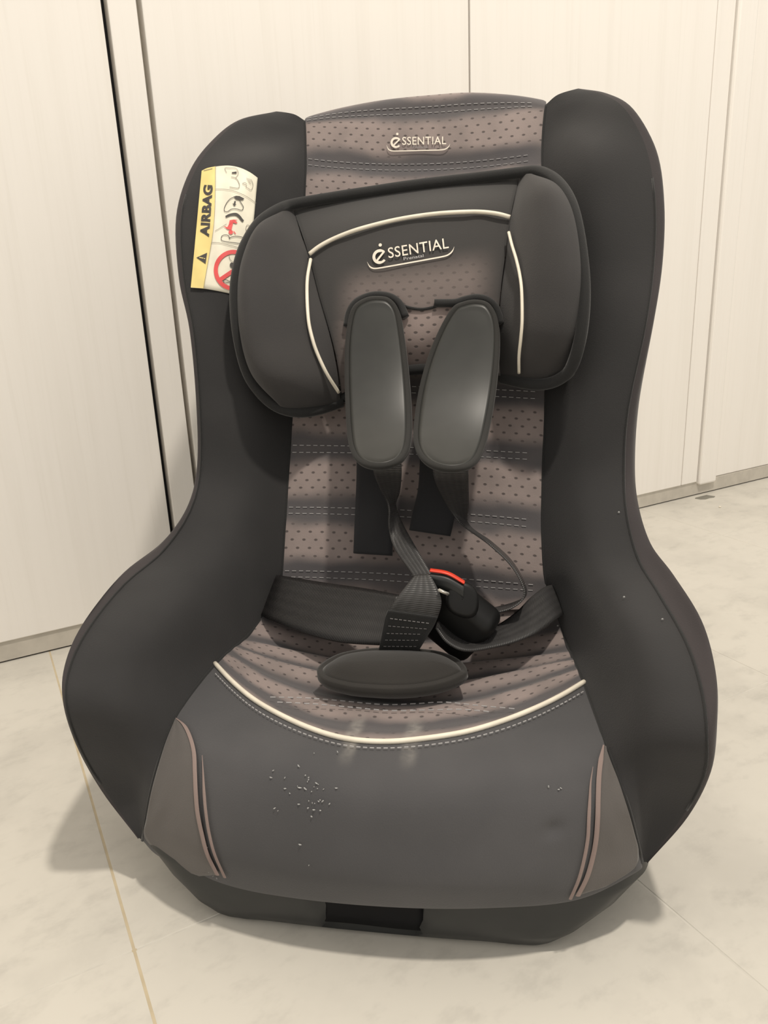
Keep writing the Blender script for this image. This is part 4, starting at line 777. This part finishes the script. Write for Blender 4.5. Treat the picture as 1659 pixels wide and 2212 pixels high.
print_line('label_rule', [(525, 140), (520, 480), (505, 900), (465, 1280), (400, 1640), (345, 1958)], 5, M['line'])
print_line('label_rule', [(525, 480), (640, 482), (760, 498), (880, 540), (1000, 600), (1125, 690)], 6, M['line'])
print_line('label_rule', [(468, 1277), (580, 1285), (700, 1310), (830, 1345), (960, 1400)], 7, M['line'])
print_line('label_rule', [(350, 208), (480, 176)], 8, M['line'])
# top field: seat outline and hand
print_line('seat_sketch', [(735, 450), (800, 462), (865, 465), (880, 420), (860, 360), (822, 318), (760, 300)], 8, M['line'])
print_line('seat_sketch', [(822, 318), (862, 260), (855, 205), (820, 170), (740, 168), (665, 172), (690, 240)], 6, M['line'])
print_poly('seat_sketch', [(770, 232), (838, 220), (840, 250), (768, 250)], M['ink'])
print_line('hand_sketch', [(925, 395), (935, 405), (985, 430), (975, 450), (1010, 470), (1050, 495), (1075, 440), (1070, 380), (1045, 335)], 6, M['line'])
for k in range(4): print_line('hand_sketch', [(980 + 12 * k, 318 + 22 * k), (1040 + 4 * k, 340 + 22 * k)], 5, M['line'])
print_line('hand_sketch', [(925, 395), (960, 385), (990, 410)], 6, M['line'])
# middle field: inflating airbag, rear-facing seat, child figure
print_line('airbag_sketch', [(795, 600), (740, 630), (690, 690), (655, 770), (665, 815), (710, 815), (760, 780), (830, 775), (910, 795), (935, 750), (910, 700), (880, 650)], 9, M['ink'], 50)
print_poly('dash_sketch', [(790, 595), (830, 580), (880, 585), (950, 620), (930, 640), (880, 645), (830, 635)], M['ink'])
print_poly('arrow_sketch', [(805, 655), (825, 660), (818, 705), (832, 708), (800, 735), (775, 695), (793, 698)], M['ink'])
print_line('seat_bar', [(675, 895), (740, 865), (820, 855), (870, 885), (910, 935), (935, 960)], np.interp(np.linspace(0, 1, 30), [0, .4, 1], [26, 40, 32]), M['ink'])
print_poly('child_figure', [(735, 945), (790, 935), (850, 940), (815, 955), (850, 985), (820, 995), (785, 980), (770, 1040), (760, 1090), (705, 1080), (640, 1030), (700, 1050), (722, 1010)], M['redink'])
print_poly('child_figure', [(750 + 32 * math.cos(k * math.pi / 8), 1122 + 32 * math.sin(k * math.pi / 8)) for k in range(16)], M['redink'])
print_line('child_figure', [(790, 1108), (822, 1150)], 12, M['redink'])
print_line('seat_sketch', [(735, 1225), (720, 1180), (690, 1165), (635, 1170), (610, 1200), (620, 1250), (720, 1270), (830, 1285), (930, 1300)], 9, M['ink'])
print_line('seat_sketch', [(725, 1215), (760, 1195), (840, 1185), (950, 1205)], 9, M['ink'])
print_line('seat_sketch', [(980, 1120), (975, 1060), (990, 1020), (1020, 1025), (1040, 1050)], 7, M['line'])
print_line('crack_line', [(515, 1105), (560, 1080), (610, 1050), (690, 1000)], 6, M['line'])
# bottom field: prohibition ring
cx_, cy_ = 790, 1690
Vs, Fs = stroke([(cx_ + 262 * math.cos(k * math.pi / 24), cy_ + 272 * math.sin(k * math.pi / 24)) for k in range(48)], 62, True)
mesh('prohibition_ring', [LBL(*L2(*q), .0009) for q in Vs], Fs, M['redink'], lab, False)
print_line('prohibition_bar', [(595, 1830), (985, 1560)], 58, M['redink'])
print_line('seat_sketch', [(800, 1880), (720, 1870), (665, 1880), (640, 1865), (660, 1835), (700, 1840), (725, 1855), (800, 1850)], 9, M['ink'])
print_line('airbag_sketch', [(725, 1470), (735, 1520), (770, 1560), (840, 1580)], 7, M['line'])
print_poly('child_figure', [(770 + 36 * math.cos(k * math.pi / 7), 1615 + 40 * math.sin(k * math.pi / 7)) for k in range(14)], M['ink'])

# ------------------------------------------------------------------ harness
def pad_shape(key, bind, thick, parent, name, body_mat, bind_mat, axis, dome, view=(0.0, -.86, .5), rim=.14):
    out = A(key); n = 96
    cl = np.vstack([out, out[:1]])
    m_ = len(out); big = np.vstack([out[-2:], out, out[:3]])
    P_ = []
    for k in range(n):
        x = k / n * m_; i = int(x); f = x - i
        p0, p1, p2, p3 = out[(i - 1) % m_], out[i % m_], out[(i + 1) % m_], out[(i + 2) % m_]
        P_.append(.5 * (2 * p1 + (p2 - p0) * f + (2 * p0 - 5 * p1 + 4 * p2 - p3) * f * f + (3 * p1 - p0 - 3 * p2 + p3) * f ** 3))
    P_ = np.array(P_); c = P_.mean(0)
    up = np.array(view); up = up / np.linalg.norm(up)
    T_ = np.roll(P_, -1, 0) - np.roll(P_, 1, 0); T_ /= np.linalg.norm(T_, axis=1, keepdims=True)
    inn = np.cross(up, T_); inn /= np.linalg.norm(inn, axis=1, keepdims=True)
    if np.mean(np.sum(inn * (c - P_), 1)) < 0: inn = -inn
    # spine, and a smooth height field fitted through the outline
    a_, b_ = out[axis[0]], out[axis[1]]
    ex = (b_ - a_) - up * np.dot(b_ - a_, up); ln = np.linalg.norm(ex); ex = ex / ln; ey = np.cross(up, ex)
    def st_(Q): return (Q - a_) @ ex / ln, (Q - a_) @ ey / ln
    s_, t_ = st_(P_); K = np.stack([np.ones(n), s_, s_ ** 2, s_ ** 3, t_], 1)
    co = np.linalg.lstsq(K, P_ @ up, rcond=None)[0]
    def seat_h(Q):
        s_, t_ = st_(Q); h_ = np.stack([np.ones(len(Q)), s_, s_ ** 2, s_ ** 3, t_], 1) @ co
        return Q + np.outer(h_ - Q @ up, up)
    P_ = seat_h(P_)
    s0, s1 = a_ + (b_ - a_) * axis[2], a_ + (b_ - a_) * axis[3]
    d_ = s1 - s0
    SP_ = np.array([s0 + d_ * np.clip(np.dot(p - s0, d_) / np.dot(d_, d_), 0, 1) for p in P_])
    rl = rim * bind
    ringB = [P_ - up * thick * .9 + inn * bind * .5, P_ - up * thick * .5, P_ + inn * bind * .10, P_ + inn * bind * .45 + up * rl, P_ + inn * bind * .8 + up * rl, P_ + inn * bind + up * rl * .1]
    def loft(nm, rings_, mat, par, cap):
        V_ = np.vstack(rings_); F_ = []
        for j in range(len(rings_) - 1):
            for i in range(n): F_.append((j * n + i, j * n + (i + 1) % n, (j + 1) * n + (i + 1) % n, (j + 1) * n + i))
        return mesh(nm, V_, F_, mat, par)
    e0 = P_ + inn * bind * .98 + up * bind * .0
    body = [P_ - up * thick + inn * bind, e0 - up * .001, e0]
    for t in (.12, .3, .5, .7, .88, 1.0):
        body.append(seat_h(e0 * (1 - t) + SP_ * t) + up * dome * (1 - (1 - t) ** 2.2))
    b = loft(name, body, body_mat, parent, True)
    loft('binding', ringB, bind_mat, b, False)
    return b
pad_shape('pad_L', .0044, .012, seat, 'shoulder_pad', M['leather'], M['binding'], (2, 11, .17, .83), .0013)
pad_shape('pad_R', .0044, .012, seat, 'shoulder_pad', M['leather'], M['binding'], (2, 11, .17, .83), .0013)

for k in ('flap_L', 'flap_R'):
    o, Pf = ribbon('pad_flap', k, M['flap'], seat, 40, 9, .004)
    dashes('stitch_line', Pf[35, :] + np.array([0, -.001, .0005]), M['thread_dim'], o, .003, .002, .0003)
ribbon('shoulder_strap', 'web_L', M['web_grey'], seat, 90, 11)
ribbon('shoulder_strap', 'web_R', M['web_grey'], seat, 120, 11)
ribbon('lap_strap', 'lap_L', M['web'], seat, 60, 11, .002)
ribbon('lap_strap', 'lap_R', M['web_grey'], seat, 90, 11, .002)
cs, Pc = ribbon('crotch_strap', 'crotch', M['web_grey'], seat, 70, 11, .002)
E_ = A('crotch')
# doubled, bar-tacked lower end
low = Pc[:31] + np.array([0, -.0016, .0004])
lo_uv = np.zeros((31, 11, 2)); lo_uv[..., 0] = np.linspace(0, 1, 11)[None]; lo_uv[..., 1] = np.linspace(0, .04, 31)[:, None]
ls = grid('doubled_end', low, M['edging'], cs, lo_uv, .0014)
for j in (5, 10, 15, 20, 25):
    dashes('bar_tack', low[j, 1:-1] + np.array([0, -.0008, .0002]), M['thread_dim'], cs, .0022, .0012, .0003)

pad_shape('crotch_pad', .0050, .013, seat, 'crotch_pad', M['pad_cloth'], M['pad_cloth'], (4, 12, .28, .72), .010, (0.0, -.30, .95), .0)

# buckle
bmk = bmesh.new()
a_, b_ = Vector(DATA['bk_a']), Vector(DATA['bk_b'])
bmesh.ops.create_cube(bmk, size=1)
for v in bmk.verts: v.co = Vector((v.co.x * .060, v.co.y * .030, v.co.z * .052))
bmesh.ops.bevel(bmk, geom=bmk.edges[:], offset=.009, segments=4, affect='EDGES', profile=.5)
d_ = (b_ - a_).normalized(); yv = Vector((.15, 1, .25)).normalized(); zv = d_.cross(yv).normalized(); yv = zv.cross(d_)
mt = Matrix((d_, yv, zv)).transposed().to_4x4(); mt.translation = (a_ + b_) / 2 + Vector((-.002, .004, -.010))
bmk.transform(mt)
me = bpy.data.meshes.new('buckle'); bmk.to_mesh(me); bmk.free()
buckle = link(me, 'buckle', M['buckle'], seat)
# round face with a notch
V, F = [], []
dc = Vector(DATA['disc']); nrm = Vector((.15, -.9, .35)).normalized(); ax = Vector((1, 0, 0)); ax = (ax - nrm * ax.dot(nrm)).normalized(); ay = nrm.cross(ax)
prof = [(1.0, -.010), (1.0, -.002), (.93, .0012), (.75, .002), (.4, .0022), (0.02, .0022)]
seg = 32
for r, h in prof:
    for k in range(seg):
        w_ = 2 * math.pi * k / seg; rr = .0125 * r * (1.0 + .25 * max(0, math.cos(w_ + .9)) ** 6)
        V.append(dc + ax * math.cos(w_) * rr + ay * math.sin(w_) * rr * 1.05 + nrm * h)
for j in range(len(prof) - 1):
    for k in range(seg): F.append((j * seg + k, j * seg + (k + 1) % seg, (j + 1) * seg + (k + 1) % seg, (j + 1) * seg + k))
mesh('buckle_face', V, F, M['buckle'], buckle)
r0, r1, r2 = (np.array(DATA[k]) for k in ('red0', 'red1', 'red2'))
rc = res(np.array([r0, r1, r2]), 24)
Pg = np.array([[q + np.array([0, .006 * t, .0002 - .0006 * t]) for t in np.linspace(0, 1, 4)] for q in rc])
grid('release_button', Pg, M['red'], buckle, None, .0013, False)
Pg2 = np.array([[q + np.array([0, -.003, -.0012 - .010 * t]) for t in np.linspace(0, 1, 4)] for q in rc])
grid('buckle_plate', Pg2, M['shell'], buckle, None, .004, False)
def tongue(p0, dirv, ln, wd, th, mat, name):
    d_ = Vector(dirv).normalized(); s_ = d_.cross(Vector((0, -.8, .6))).normalized(); n_ = s_.cross(d_)
    bm = bmesh.new(); bmesh.ops.create_cube(bm, size=1)
    for v in bm.verts: v.co = Vector((v.co.x * ln, v.co.y * wd, v.co.z * th))
    bmesh.ops.bevel(bm, geom=bm.edges[:], offset=min(th, wd) * .3, segments=2, affect='EDGES')
    mt = Matrix((d_, s_, n_)).transposed().to_4x4(); mt.translation = Vector(p0); bm.transform(mt)
    me = bpy.data.meshes.new(name); bm.to_mesh(me); bm.free(); return link(me, name, mat, buckle)
tongue(DATA['tongue'], (1, .1, -.5), .012, .009, .003, M['metal'], 'buckle_tongue')
tongue(DATA['pin'], (1, 0, -.45), .009, .0024, .002, M['metal'], 'buckle_tongue')
